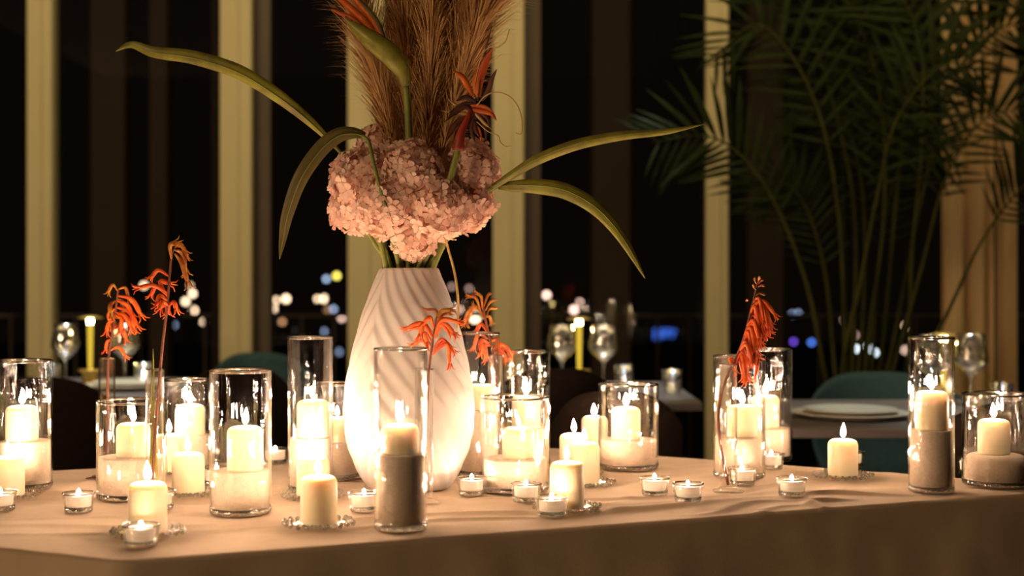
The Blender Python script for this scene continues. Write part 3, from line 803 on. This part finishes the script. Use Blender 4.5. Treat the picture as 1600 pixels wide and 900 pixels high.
# ================================================================== SLIM GLASS TUBES WITH ORANGE FLOWERS
TR, TH = .0165, .235
TB_W = MB().add(*lathe([(TR, .006), (TR, TH), (TR-.0018, TH), (TR-.0018, .012), (0, .010)], 28)).mesh('tube_wall', M_GLASS)
TB_F = MB().add(*lathe([(0, 0), (.029, 0), (.0302, .0015), (.028, .003), (.019, .005), (TR, .008), (0, .008)], 36)).mesh('tube_foot', M_FOOT)
TB_R = MB().add(*lathe([(TR-.0009+.0015*cos(2*pi*k/8), TH+.0015*sin(2*pi*k/8)) for k in range(8)], 28, True)).mesh('tube_rim', M_RIM)
def bud_vase(px, py, words, group='slim glass tubes'):
    o = T(px, py)
    t = thing('bud_vase', words, 'vase', o, rnd.uniform(0, 6), group)
    link('tube', TB_W, t); link('foot', TB_F, t); link('rim', TB_R, t)
    return o
def bloom(pts, wd, mat, parent, root, lobes=True):
    """one claw-shaped tubular flower with split, spread lobes"""
    pth = smooth_path(pts, 12)
    m = MB(); pxm = wd
    m.add(*tube([p-root for p in pth], lambda s: pxm*(.35+.65*sin(min(1, s*1.25)*pi/2))*(1 if s < .85 else 1-.6*(s-.85)/.15), 7))
    if lobes:
        e, t = pth[-1], (pth[-1]-pth[-3]).normalized()
        sd = t.cross(Vector((0, 1, 0))).normalized(); up = sd.cross(t)
        for a in (0.3, 1.5, 2.8, 4.2):
            o_ = sd*cos(a)+up*sin(a)
            q = [e-t*wd*1.2+o_*wd*.5, e+t*wd*1.2+o_*wd*1.3, e+t*wd*2.0+o_*wd*2.6]
            m.add(*tube([x-root for x in q], lambda s: wd*.42*(1-.75*s), 5))
    return link('bloom', m.mesh('bloom', mat), parent)
def paw(words, stem, d, blooms, base, rng):
    """stem: px polyline from the tube floor up; blooms: (start, ctrl, end, width px, tip?)"""
    root = Vector(base); pm = d/F
    t = thing('kangaroo_paw', words, 'flower', root, 0, 'orange flower stems in slim tubes')
    pts = [root+Vector((0, 0, .012))]+[P(x, y, d) for x, y in stem]
    pth = smooth_path(pts, 40)
    link('stem', MB().add(*tube([p-root for p in pth], lambda s: pm*(2.6-1.0*s), 8)).mesh('stem', M_PAWS), t)
    for a, b, c, wpx, tip in blooms:
        j = rng.uniform(-.022, .022)
        bloom([P(*a, d), P(*b, d+j*.6), P(*c, d+j)], wpx*pm, M_PAWT if tip else M_PAW, t, root, wpx > 2.4)
    return t
r1 = random.Random(3)
# (a) stem in the tube behind the wide low vase
o = bud_vase(167, 745, 'slim clear glass tube behind the wide low vase, holding a short orange flower')
d = o.y
bl = [((184, 455), (176, 445), (169, 457), 2.8, True), ((185, 452), (196, 450), (202, 470), 2.8, True), ((184, 462), (206, 468), (221, 494), 4, False), ((183, 470), (198, 476), (206, 492), 4, False),
      ((182, 480), (202, 488), (215, 512), 4, False), ((181, 488), (196, 494), (204, 515), 4, False), ((180, 470), (172, 478), (175, 494), 4, True), ((180, 482), (170, 492), (176, 508), 4, False),
      ((179, 492), (190, 498), (188, 518), 4, False), ((178, 500), (170, 505), (166, 520), 3.5, False), ((176, 515), (190, 512), (197, 532), 3.2, False), ((172, 548), (186, 543), (197, 558), 3, False),
      ((183, 468), (191, 472), (191, 488), 4, True), ((181, 494), (204, 500), (209, 516), 3.6, False), ((174, 530), (168, 534), (165, 548), 3, False)]
paw('short orange kangaroo paw flower drooping over the wide low vase', [(168, 640), (169, 570), (174, 530), (180, 490), (185, 452)], d, bl, o, r1)
# (b) tall stem in the tube in front of the wide low vase
o = bud_vase(242, 788, 'slim clear glass tube with green leaf stems in front of the wide low vase')
d = o.y
bl = [((268, 405), (266, 384), (275, 379), 4, True), ((270, 392), (280, 380), (290, 394), 3.4, True), ((272, 390), (284, 396), (290, 424), 4.2, True), ((273, 396), (284, 412), (294, 444), 4, True), ((272, 386), (286, 386), (293, 404), 3, True),
      ((264, 432), (248, 422), (236, 434), 3.6, False), ((262, 458), (240, 446), (214, 450), 3.6, False), ((262, 462), (244, 448), (236, 462), 3.6, False), ((262, 464), (250, 440), (268, 444), 4, False), ((262, 470), (250, 462), (246, 476), 4, False),
      ((264, 478), (254, 472), (250, 484), 4, False), ((264, 478), (262, 474), (262, 488), 4.4, False), ((264, 478), (272, 472), (276, 485), 4, False), ((264, 474), (254, 478), (246, 478), 3.4, False)]
paw('tall orange kangaroo paw flower with a curled over tip', [(240, 720), (247, 620), (254, 540), (261, 480), (265, 430), (268, 400), (273, 387)], d, bl, o, r1)
gl = thing('grass_leaf', 'two green leaf stems standing in the slim tube before the wide low vase', 'leaf', (o.x, o.y, TABLE_Z+.013))
rt = Vector((o.x, o.y, TABLE_Z+.013))
for pts, wd in [([(236, 740), (237, 690), (240, 620), (239, 545)], 8), ([(243, 742), (241, 690), (237, 640), (236, 590)], 9)]:
    link('blade', MB().add(*blade([p-rt for p in smooth_path([rt+Vector((0, 0, .004))]+[P(x, y, d) for x, y in pts], 20)], lambda s, q=wd: q*d/F*(1-.85*s), .5)).mesh('blade', M_LEAF), gl)
# (c) stem behind the tall vase in front of the white vase
o = bud_vase(662, 786, 'slim clear glass tube behind the tall vase before the white ribbed vase')
d = o.y
bl = [((681, 505), (682, 486), (664, 484), 2.6, True), ((683, 500), (690, 486), (707, 484), 3.4, True), ((682, 503), (692, 492), (704, 490), 2.6, True), ((678, 515), (672, 496), (660, 508), 4, False), ((677, 522), (660, 504), (632, 514), 3.2, False),
      ((676, 528), (662, 508), (656, 526), 4, False), ((677, 532), (668, 512), (640, 514), 3, False), ((680, 512), (690, 498), (714, 502), 3.2, False), ((680, 520), (692, 500), (722, 504), 3.2, False), ((680, 528), (694, 506), (712, 524), 3.6, False),
      ((679, 524), (690, 508), (704, 520), 4, False), ((671, 550), (660, 532), (644, 540), 3.2, False), ((676, 545), (690, 530), (706, 544), 2.8, False), ((676, 550), (694, 534), (710, 550), 3.0, False), ((674, 556), (698, 538), (703, 572), 3.4, False), ((675, 535), (664, 520), (668, 538), 3.4, False)]
paw('orange kangaroo paw flower spreading in front of the white ribbed vase', [(664, 720), (667, 640), (670, 580), (675, 540), (680, 505), (683, 495)], d, bl, o, r1)
# (d) stem behind the white vase
o = bud_vase(775, 733, 'slim clear glass tube between two vases behind the white vase')
d = o.y
bl = [((752, 490), (744, 466), (732, 463), 2.6, True), ((754, 484), (752, 464), (744, 458), 2.6, True), ((756, 480), (762, 462), (768, 458), 2.4, True), ((758, 486), (766, 472), (776, 468), 2.4, True), ((760, 494), (766, 482), (777, 482), 2.4, True), ((757, 500), (750, 486), (740, 478), 2.6, True),
      ((745, 478), (736, 486), (728, 502), 4.2, True), ((740, 478), (730, 490), (726, 506), 3.4, True), ((762, 520), (752, 506), (744, 518), 3.4, False), ((762, 530), (748, 522), (740, 544), 3.4, False), ((764, 536), (752, 532), (752, 552), 4, False), ((766, 540), (758, 540), (760, 560), 4, False),
      ((768, 545), (784, 538), (798, 552), 3.8, False), ((770, 550), (782, 546), (790, 562), 3.8, False), ((766, 535), (776, 530), (780, 548), 3.4, False), ((756, 498), (764, 494), (768, 504), 2.6, True)]
paw('orange kangaroo paw flower with yellow tips rising behind the white vase', [(779, 660), (776, 600), (770, 550), (763, 520), (757, 492), (754, 474)], d, bl, o, r1)
# (e) long drooping stem at the narrow end
o = bud_vase(1138, 768, 'slim clear glass tube on a round foot holding the drooping orange stem')
d = o.y
bl = []
stem_e = [(1128, 710), (1122, 650), (1132, 600), (1150, 560), (1162, 530), (1170, 500), (1176, 475), (1182, 450), (1186, 437)]
for k in range(26):
    s = k/25; y0 = 474+(572-474)*s; x0 = 1176-(1176-1148)*s**1.1
    rx = r1.uniform(14, 34)*(1-.25*s); ry = r1.uniform(18, 46)
    bl.append(((x0, y0), (x0+rx*.55, y0-8+r1.uniform(-6, 6)), (x0+rx, y0+ry*.75), r1.uniform(3.0, 4.0), False))
bl += [((1174, 480), (1192, 470), (1213, 494), 3.4, False), ((1174, 486), (1192, 476), (1206, 512), 3.4, False), ((1170, 470), (1168, 468), (1166, 471), 2, True), ((1180, 462), (1188, 458), (1196, 461), 2.2, True),
       ((1184, 446), (1180, 438), (1180, 433), 2.2, True), ((1185, 444), (1190, 438), (1193, 438), 2.2, True), ((1184, 448), (1190, 446), (1195, 447), 2.2, True), ((1182, 454), (1178, 448), (1177, 444), 2.2, True), ((1185, 442), (1186, 436), (1187, 432), 2.2, True)]
bl += [((1150, 566), (1140, 560), (1150, 582), 3, False), ((1172, 550), (1184, 560), (1180, 592), 2.8, False)]
paw('long stem of drooping orange kangaroo paw flowers leaning out of its tube', stem_e, d, bl, o, r1)

# small dry leaves lying on the cloth
for px, py, words, a in [(152, 748, 'small dark dry leaf lying behind the wide low vase', .2), (556, 752, 'dark narrow leaf lying beside the foot of the white vase', .1)]:
    q = T(px, py); m = MB().add(*blade(smooth_path([Vector((-.022, 0, .001)), Vector((-.005, .004, .004)), Vector((.012, 0, .005)), Vector((.024, -.004, .002))], 14), lambda s: .016*sin(pi*min(.97, s+.03)), .3, pi/2))
    tag(link('dry_leaf', m.mesh('dry_leaf', M_DARKF), None, (q.x, q.y, TABLE_Z+.001), a), words, 'leaf')

# ================================================================== BACKGROUND TABLES, CHAIRS
def dining_table(label, x0, x1, y0, y1):
    t = thing('dining_table', label, 'table', ((x0+x1)/2, (y0+y1)/2, 0), 0, 'dining tables by the windows')
    hx, hy = (x1-x0)/2, (y1-y0)/2
    link('table_top', MB().add(*rbox(-hx, hx, -hy, hy, .722, .75, .006)).mesh('table_top', M_TOP, False), t)
    link('pedestal', MB().add(*lathe([(.045, .012), (.035, .04), (.035, .70), (.09, .722)], 20)).mesh('pedestal', M_BLACK), t)
    link('foot', MB().add(*lathe([(0, 0), (.24, 0), (.24, .008), (.05, .014), (0, .014)], 32)).mesh('foot', M_BLACK), t)
    return t
tL = dining_table('grey topped dining table by the window beyond the wide low vase', wx(-40, 4.75), wx(262, 4.75), 4.72, 5.55)
tM = dining_table('grey topped dining table beyond the row of four candles', wx(838, 4.5), wx(1098, 4.5), 4.49, 5.35)
tR = dining_table('grey topped dining table set with a plate before the teal chair', wx(1234, 3.75), 1.75, 3.74, 4.58)

def shell(width, z0, z1, y_top, thick, taper=.72):
    """upholstered curved chair back: rounded top, wraps forward at the sides. faces -y at the front"""
    v, f = [], []; n, m = 26, 14
    for side in (0, 1):
        for j in range(m+1):
            t = j/m
            for i in range(n+1):
                s = -1+2*i/n
                zt = z0+(z1-z0)*t*(1-.22*abs(s)**3.2)
                wd = width/2*(taper+(1-taper)*sin(min(1, t*1.5)*pi/2))
                x = s*wd
                y = y_top*t-.16*abs(s)**2.4+(thick if side else 0)*(1-.35*abs(s)**4)*(1-.3*t**6)
                v.append((x, y, zt))
    B = (m+1)*(n+1)
    for j in range(m):
        for i in range(n):
            a = j*(n+1)+i
            f.append((a, a+1, a+n+2, a+n+1)); f.append((B+a, B+a+n+1, B+a+n+2, B+a+1))
        for a, q in ((j*(n+1), 0), (j*(n+1)+n, 1)):
            f.append((a, a+n+1, B+a+n+1, B+a) if not q else (a, B+a, B+a+n+1, a+n+1))
    for i in range(n):
        a = m*(n+1)+i; f.append((a, a+1, B+a+1, B+a))
        a = i; f.append((a, B+a, B+a+1, a+1))
    return v, f
def chair(label, px, d, ztop, rz, mat, width=.46):
    t = thing('dining_chair', label, 'chair', ((px-HX)/F*d, d, 0), rz, 'dining chairs by the windows')
    link('backrest', MB().add(*shell(width, .42, ztop, .07, .035)).mesh('backrest', mat), t)
    link('seat', MB().add(*rbox(-width*.44, width*.44, -.43, .02, .40, .475, .03)).mesh('seat', mat, False), t)
    for sx in (-1, 1):
        for sy in (-.38, -.03):
            link('leg', MB().add(*tube([Vector((sx*width*.46, sy-.02 if sy < -.2 else sy+.03, 0)), Vector((sx*width*.36, sy, .40))], lambda s: .009+.006*s, 8)).mesh('leg', M_BLACK), t)
    return t
chair('dark brown upholstered chair beyond the lone tealight and medium vase', 62, 4.35, .845, pi, M_DARK, .42)
chair('dark brown upholstered chair beyond the medium tall front vase', 372, 4.55, .86, pi+.2, M_DARK, .36)
chair('dim teal upholstered chair turned aside beyond the tall slim vase', 405, 6.0, .82, .3, M_TEAL, .42)
chair('dark brown upholstered chair with a rounded back beyond the row of four candles', 868, 4.12, .885, pi, M_DARK, .38)
chair('dark brown chair turned aside beyond the far corner vase', 962, 3.48, .872, pi-.1, M_DARK, .33)
chair('teal upholstered chair behind the set plate', 1378, 4.85, .815, .0, M_TEAL, .52)
chair('dark brown upholstered chair beyond the domed sand vase', 1605, 3.25, .87, pi, M_DARK, .42)

# ------------------------------------------------------------------ tableware at the background tables
WG = MB().add(*lathe([(0, 0), (.034, 0), (.035, .0015), (.012, .004), (.0045, .010), (.0042, .075), (.010, .085), (.034, .105), (.0505, .125), (.0515, .131), (.046, .165), (.040, .205), (.0388, .205), (.0447, .165), (.050, .131), (.033, .107), (.009, .088), (0, .086)], 28)).mesh('wine_glass', M_WINE)
TU = MB().add(*lathe([(0, 0), (.028, 0), (.030, .003), (.0335, .085), (.0322, .085), (.0285, .010), (0, .009)], 24)).mesh('tumbler', M_WINE)
def on_table(px, d): return ((px-HX)/F*d, d, .75)
for px, d, words in [(102, 5.25, 'large wine glass on the table beyond the medium vase, beside the slim lamp'), (195, 5.25, 'large wine glass beyond the short orange flower'),
                     (878, 5.15, 'wine glass beside the slim lamp, above the rounded dark chair back'), (943, 5.12, 'wine glass between the slim lamp and a tumbler'),
                     (1455, 4.30, 'wine glass standing behind the tall slim vase at the narrow end'), (1517, 4.38, 'wine glass beside the slim lamp beyond the domed sand vase')]:
    o = link('wine_glass', WG, None, on_table(px, d), rnd.uniform(0, 6)); o.scale = (1.02, 1.02, 1.07)
    tag(o, words, 'wine glass', 'wine glasses on the dining tables')
for px, d, words in [(224, 5.1, 'small tumbler glass beside the wine glass beyond the short orange flower'), (80, 5.05, 'small tumbler glass beyond the medium vase at the table end'), (975, 5.0, 'small tumbler glass beside the wine glass above the dark chairs'),
                     (1566, 4.15, 'small tumbler glass above the domed sand vase'), (1050, 4.75, 'small tumbler glass at the corner of the middle dining table')]:
    tag(link('tumbler', TU, None, on_table(px, d)), words, 'tumbler', 'tumblers on the dining tables')
def table_lamp(px, d, h, words):
    t = thing('table_lamp', words, 'lamp', on_table(px, d), 0, 'slim brass table lamps')
    link('base', MB().add(*lathe([(0, 0), (.036, 0), (.036, .010), (.030, .013), (.030, .045), (.042, .048), (.042, .056), (.008, .058), (0, .058)], 28)).mesh('lamp_base', M_BRASS), t)
    link('pole', MB().add(*lathe([(.0085, .058), (.011, h-.03), (.011, h-.02), (0, h-.02)], 16)).mesh('pole', M_LIT), t, label='brass lamp stem, its LED light put in as yellow glow')
    link('lamp_shade', MB().add(*lathe([(0, h+.008), (.018, h+.010), (.044, h+.003), (.044, h), (.012, h+.0005), (0, h+.0005)], 32)).mesh('lamp_shade', M_BRASS), t)
    link('bulb', MB().add(*lathe([(0, h-.02), (.0105, h-.02), (.0105, h-.001), (0, h-.001)], 14)).mesh('bulb', M_LED), t)
table_lamp(141, 5.2, .242, 'slim brass disc-top table lamp between two wine glasses beyond the short orange flower')
table_lamp(905, 5.2, .238, 'slim brass disc-top table lamp between two wine glasses above the dark chair')
table_lamp(1474, 4.45, .212, 'slim brass disc-top table lamp beyond the narrow table end')
PLT = MB().add(*lathe([(0, 0), (.10, 0), (.115, .004), (.160, .014), (.166, .016), (.160, .018), (.112, .009), (0, .007)], 44)).mesh('plate', M_PLATE)
PL2 = MB().add(*lathe([(0, 0), (.075, 0), (.09, .006), (.130, .014), (.134, .016), (.128, .018), (.085, .010), (0, .009)], 40)).mesh('dinner_plate', M_PLATE)
for px, d, words in [(1328, 4.0, 'cream charger plate on the table before the teal chair'), (205, 5.02, 'cream charger plate on the table beyond the short orange flower')]:
    tag(link('charger_plate', PLT, None, on_table(px, d)), words, 'plate', 'charger plates')
    q = on_table(px, d); tag(link('dinner_plate', PL2, None, (q[0], q[1], .7590)), words.replace('cream charger', 'cream dinner').replace('on the table', 'stacked on the charger'), 'plate', 'dinner plates')
q = on_table(1405, 3.95)
nv, nf = tube(smooth_path([Vector((-.06, -.09, .016)), Vector((-.02, 0, .018)), Vector((.015, .09, .016))], 12), lambda s: .016*(.8+.35*abs(2*s-1)), 12)
tag(link('napkin_roll', MB().add(nv, nf).mesh('napkin_roll', M_CURT), None, (q[0]+.115, q[1]-.06, .75)), 'rolled beige napkin beside the plate before the teal chair', 'napkin')

# ------------------------------------------------------------------ areca palm
PB = Vector(((1345-HX)/F*5.35, 5.35, 0))
palm = thing('areca_palm', 'tall dark areca palm with arching feathery fronds in front of the curtain', 'palm', PB)
link('planter', MB().add(*lathe([(0, 0), (.16, 0), (.17, .01), (.21, .40), (.205, .41), (.19, .40), (.185, .36), (0, .36)], 32)).mesh('planter', M_POT), palm)
link('soil', MB().add(*lathe([(.184, .361), (.1, .37), (0, .372)], 24)).mesh('soil', M_SOIL), palm)
def leaflet_mesh():
    v, f = [], []
    for i, (u, w_) in enumerate(((0, .012), (.15, .045), (.4, .055), (.7, .038), (1, .004))):
        dz = -.20*u*u
        v += [(u, -w_, dz-.02*(w_ > .02)), (u, 0, dz+.006), (u, w_, dz-.02*(w_ > .02))]
    for i in range(4):
        a = i*3; f += [(a, a+1, a+4, a+3), (a+1, a+2, a+5, a+4)]
    return v, f
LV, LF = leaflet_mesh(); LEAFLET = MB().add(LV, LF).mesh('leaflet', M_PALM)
FRONDS = [ # px path, depth along it, start of leaflets, leaflet length m, single leaflets?
 ([(1316, 590), (1345, 440), (1370, 310), (1400, 190), (1462, 110), (1520, 95)], 5.05, .52, .26, True),
 ([(1290, 590), (1262, 450), (1215, 325), (1160, 245), (1100, 212), (1020, 222)], 5.1, .48, .24, True),
 ([(1392, 590), (1440, 420), (1478, 280), (1540, 185), (1630, 170)], 5.3, .55, .24, True),
 ([(1322, 590), (1310, 330), (1270, 150), (1190, 40), (1112, 90)], 5.3, .50, .26, True),
 ([(1430, 590), (1480, 490), (1535, 375), (1600, 290), (1660, 250)], 5.2, .66, .22, True),
 ([(1415, 590), (1425, 400), (1440, 230), (1436, 60), (1380, -60)], 5.4, .55, .30, True),
 ([(1332, 590), (1335, 330), (1290, 120), (1225, -50), (1130, -110)], 5.6, .48, .30, True),
 ([(1352, 590), (1382, 330), (1370, 120), (1300, -40), (1210, -120)], 5.5, .48, .32, True),
 ([(1372, 590), (1402, 300), (1430, 90), (1500, -40), (1600, -60)], 5.6, .48, .30, True),
 ([(1384, 590), (1440, 310), (1500, 110), (1575, 40), (1680, 60)], 5.7, .48, .28, False),
 ([(1306, 590), (1290, 430), (1262, 330), (1225, 285), (1180, 300)], 5.6, .42, .22, False),
 ([(1340, 590), (1352, 400), (1340, 250), (1300, 170), (1230, 160)], 5.7, .45, .26, False),
 ([(1362, 590), (1372, 420), (1392, 300), (1430, 230), (1490, 240)], 5.8, .45, .24, False),
 ([(1320, 590), (1318, 250), (1340, 60), (1400, -60), (1480, -80)], 5.9, .45, .32, False),
]
for k, (pp, d, s0, LL, single) in enumerate(FRONDS):
    base = PB+Vector((rnd.uniform(-.08, .08), rnd.uniform(-.08, .08), .36))
    pts = [base]+[P(x, y, d) for x, y in pp]
    pth = smooth_path(pts, 48)
    fr_ = link('frond', MB().add(*tube([p-PB for p in pth], lambda s: .011*(1-.86*s), 7)).mesh('frond_stalk', M_PALMS), palm)
    rest = MB(); npair = 16 if single else 22
    for q in range(npair):
        s = s0+(1-s0)*(q+.3)/npair; i = s*48; i0 = min(47, int(i))
        p = pth[i0].lerp(pth[i0+1], i-i0); tan = (pth[i0+1]-pth[i0]).normalized()
        sd = tan.cross(Vector((0, 1, 0))).normalized()
        L = LL*(.55+.6*sin(pi*(q+1.5)/(npair+2)))
        for sg_ in (-1, 1):
            dr = (tan*.62+sd*sg_*.72+Vector((0, rnd.uniform(-.35, .35), -.12))).normalized()
            zz = Vector((0, -.75, .65)); yy = zz.cross(dr).normalized(); zz = dr.cross(yy).normalized()
            M = Matrix((dr, yy, zz)).transposed()
            L2 = L*rnd.uniform(.85, 1.1)
            if single:
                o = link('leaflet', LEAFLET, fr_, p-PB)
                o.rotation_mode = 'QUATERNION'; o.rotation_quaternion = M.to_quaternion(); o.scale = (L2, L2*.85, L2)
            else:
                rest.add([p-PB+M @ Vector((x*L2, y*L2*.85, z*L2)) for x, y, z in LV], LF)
    if not single:
        l_ = link('leaflets', rest.mesh('leaflets', M_PALM), fr_); l_['kind'] = 'stuff'

# ------------------------------------------------------------------ town lights far below the balcony
LAMPS = [(301, 459, 7, 'w', 1), (290, 471, 7, 'w', 1), (303, 485, 7, 'w', 1), (318, 503, 6, 'w', .7), (225, 446, 7, 'w', .8), (297, 446, 5, 'w', .5), (244, 500, 8, 'p', .35), (272, 508, 6, 'b', .25),
 (418, 477, 8, 'w', 1), (429, 482, 7, 'w', .8), (432, 469, 6, 'w', .7), (447, 467, 8, 'w', 1), (496, 467, 6, 'w', .8), (507, 467, 8, 'w', 1), (526, 431, 7, 'y', .8), (510, 436, 6, 'b', .5), (521, 483, 6, 'b', .4), (534, 497, 7, 'p', .5),
 (441, 503, 6, 'o', .3), (511, 484, 6, 'o', .3), (508, 518, 7, 'b', .25), (530, 550, 7, 'b', .2), (742, 496, 12, 'w', 1), (717, 484, 6, 'p', .5), (706, 448, 6, 'p', .2), (733, 451, 6, 'p', .2),
 (854, 461, 7, 'p', 1), (835, 475, 6, 'y', .3), (906, 472, 5, 'p', .6), (897, 484, 8, 'p', .9), (1337, 545, 6, 'b2', 1), (1356, 541, 5, 'b2', .7), (1367, 551, 6, 'b2', .9), (1361, 546, 5, 'b2', .7), (1415, 509, 6, 'w', .7), (1414, 547, 7, 'p', .4),
 (1238, 491, 6, 'b', .3), (1247, 490, 6, 'b', .3), (1240, 534, 5, 'v', .5), (1268, 535, 6, 'bl', .5), (1318, 500, 4, 'p', .3), (1336, 524, 5, 'p', .4)]
CLR = {'w': (1, .70, .44), 'p': (1, .64, .50), 'y': (.9, .75, .12), 'b': (.45, .6, .9), 'b2': (.8, .92, 1), 'o': (1, .5, .22), 'v': (.25, .1, 1), 'bl': (.1, .25, 1)}
WORD = {'w': 'warm white', 'p': 'pinkish', 'y': 'yellow', 'b': 'cool bluish', 'b2': 'icy white', 'o': 'orange', 'v': 'violet', 'bl': 'deep blue'}
pole_m = {}
for k, (px, py, sz, c, g) in enumerate(LAMPS):
    d = 62+(k*37) % 46; p = P(px, py, d); r = sz*.58*d/F
    part = 'beyond the first windows' if px < 400 else 'beyond the window beside the white vase' if px < 760 else 'beyond the middle window' if px < 1110 else 'behind the palm'
    t = thing('street_lamp', 'distant %s street lamp glowing %s' % (WORD[c], part), 'street lamp', (p.x, p.y, -8), 0, 'town lights %s %s' % (WORD[c], part))
    mk = 'lamp_%s_%.2f' % (c, g)
    if mk not in MATS: emat(mk, CLR[c], 2.6*g)
    link('globe', MB().add(*lathe([(0, -r)]+[(r*sin(pi*j/8), -r*cos(pi*j/8)) for j in range(1, 8)]+[(0, r)], 14)).mesh('globe', MATS[mk]), t, (0, 0, p.z+8))
    link('pole', MB().add(*lathe([(.06, 0), (.035, p.z+8-r*.95)], 6)).mesh('pole', M_BLACK), t)
# blue lit sign, its strokes too blurred to read
d = 48.0; c = P(1040, 522, d); t = thing('lit_sign', 'blurred blue illuminated sign in the night town beyond the middle window', 'sign', (c.x, c.y, -8))
emat('blue_neon', (.06, .2, 1.0), 0.5)
s = d/F; hz = c.z+8
link('panel', MB().add(*box(-24*s, 22*s, .02, .12, hz-14*s, hz+14*s)).mesh('panel', M_BLACK, False), t)
link('post', MB().add(*box(-.08, .08, .03, .15, 0, hz-14*s)).mesh('post', M_BLACK, False), t)
for a, b, y0, y1 in [(-18, -15, -8, 8), (-12, -9, -7, 8), (-6, -3, -8, 5), (0, 3, -8, 5), (3, 7, -8, -5), (9, 12, -6, 5), (12, 16, -6, -3)]:
    link('neon_tube', MB().add(*box(a*s, b*s, -.05, .02, hz-y1*s, hz-y0*s)).mesh('neon_tube', MATS['blue_neon'], False), t)
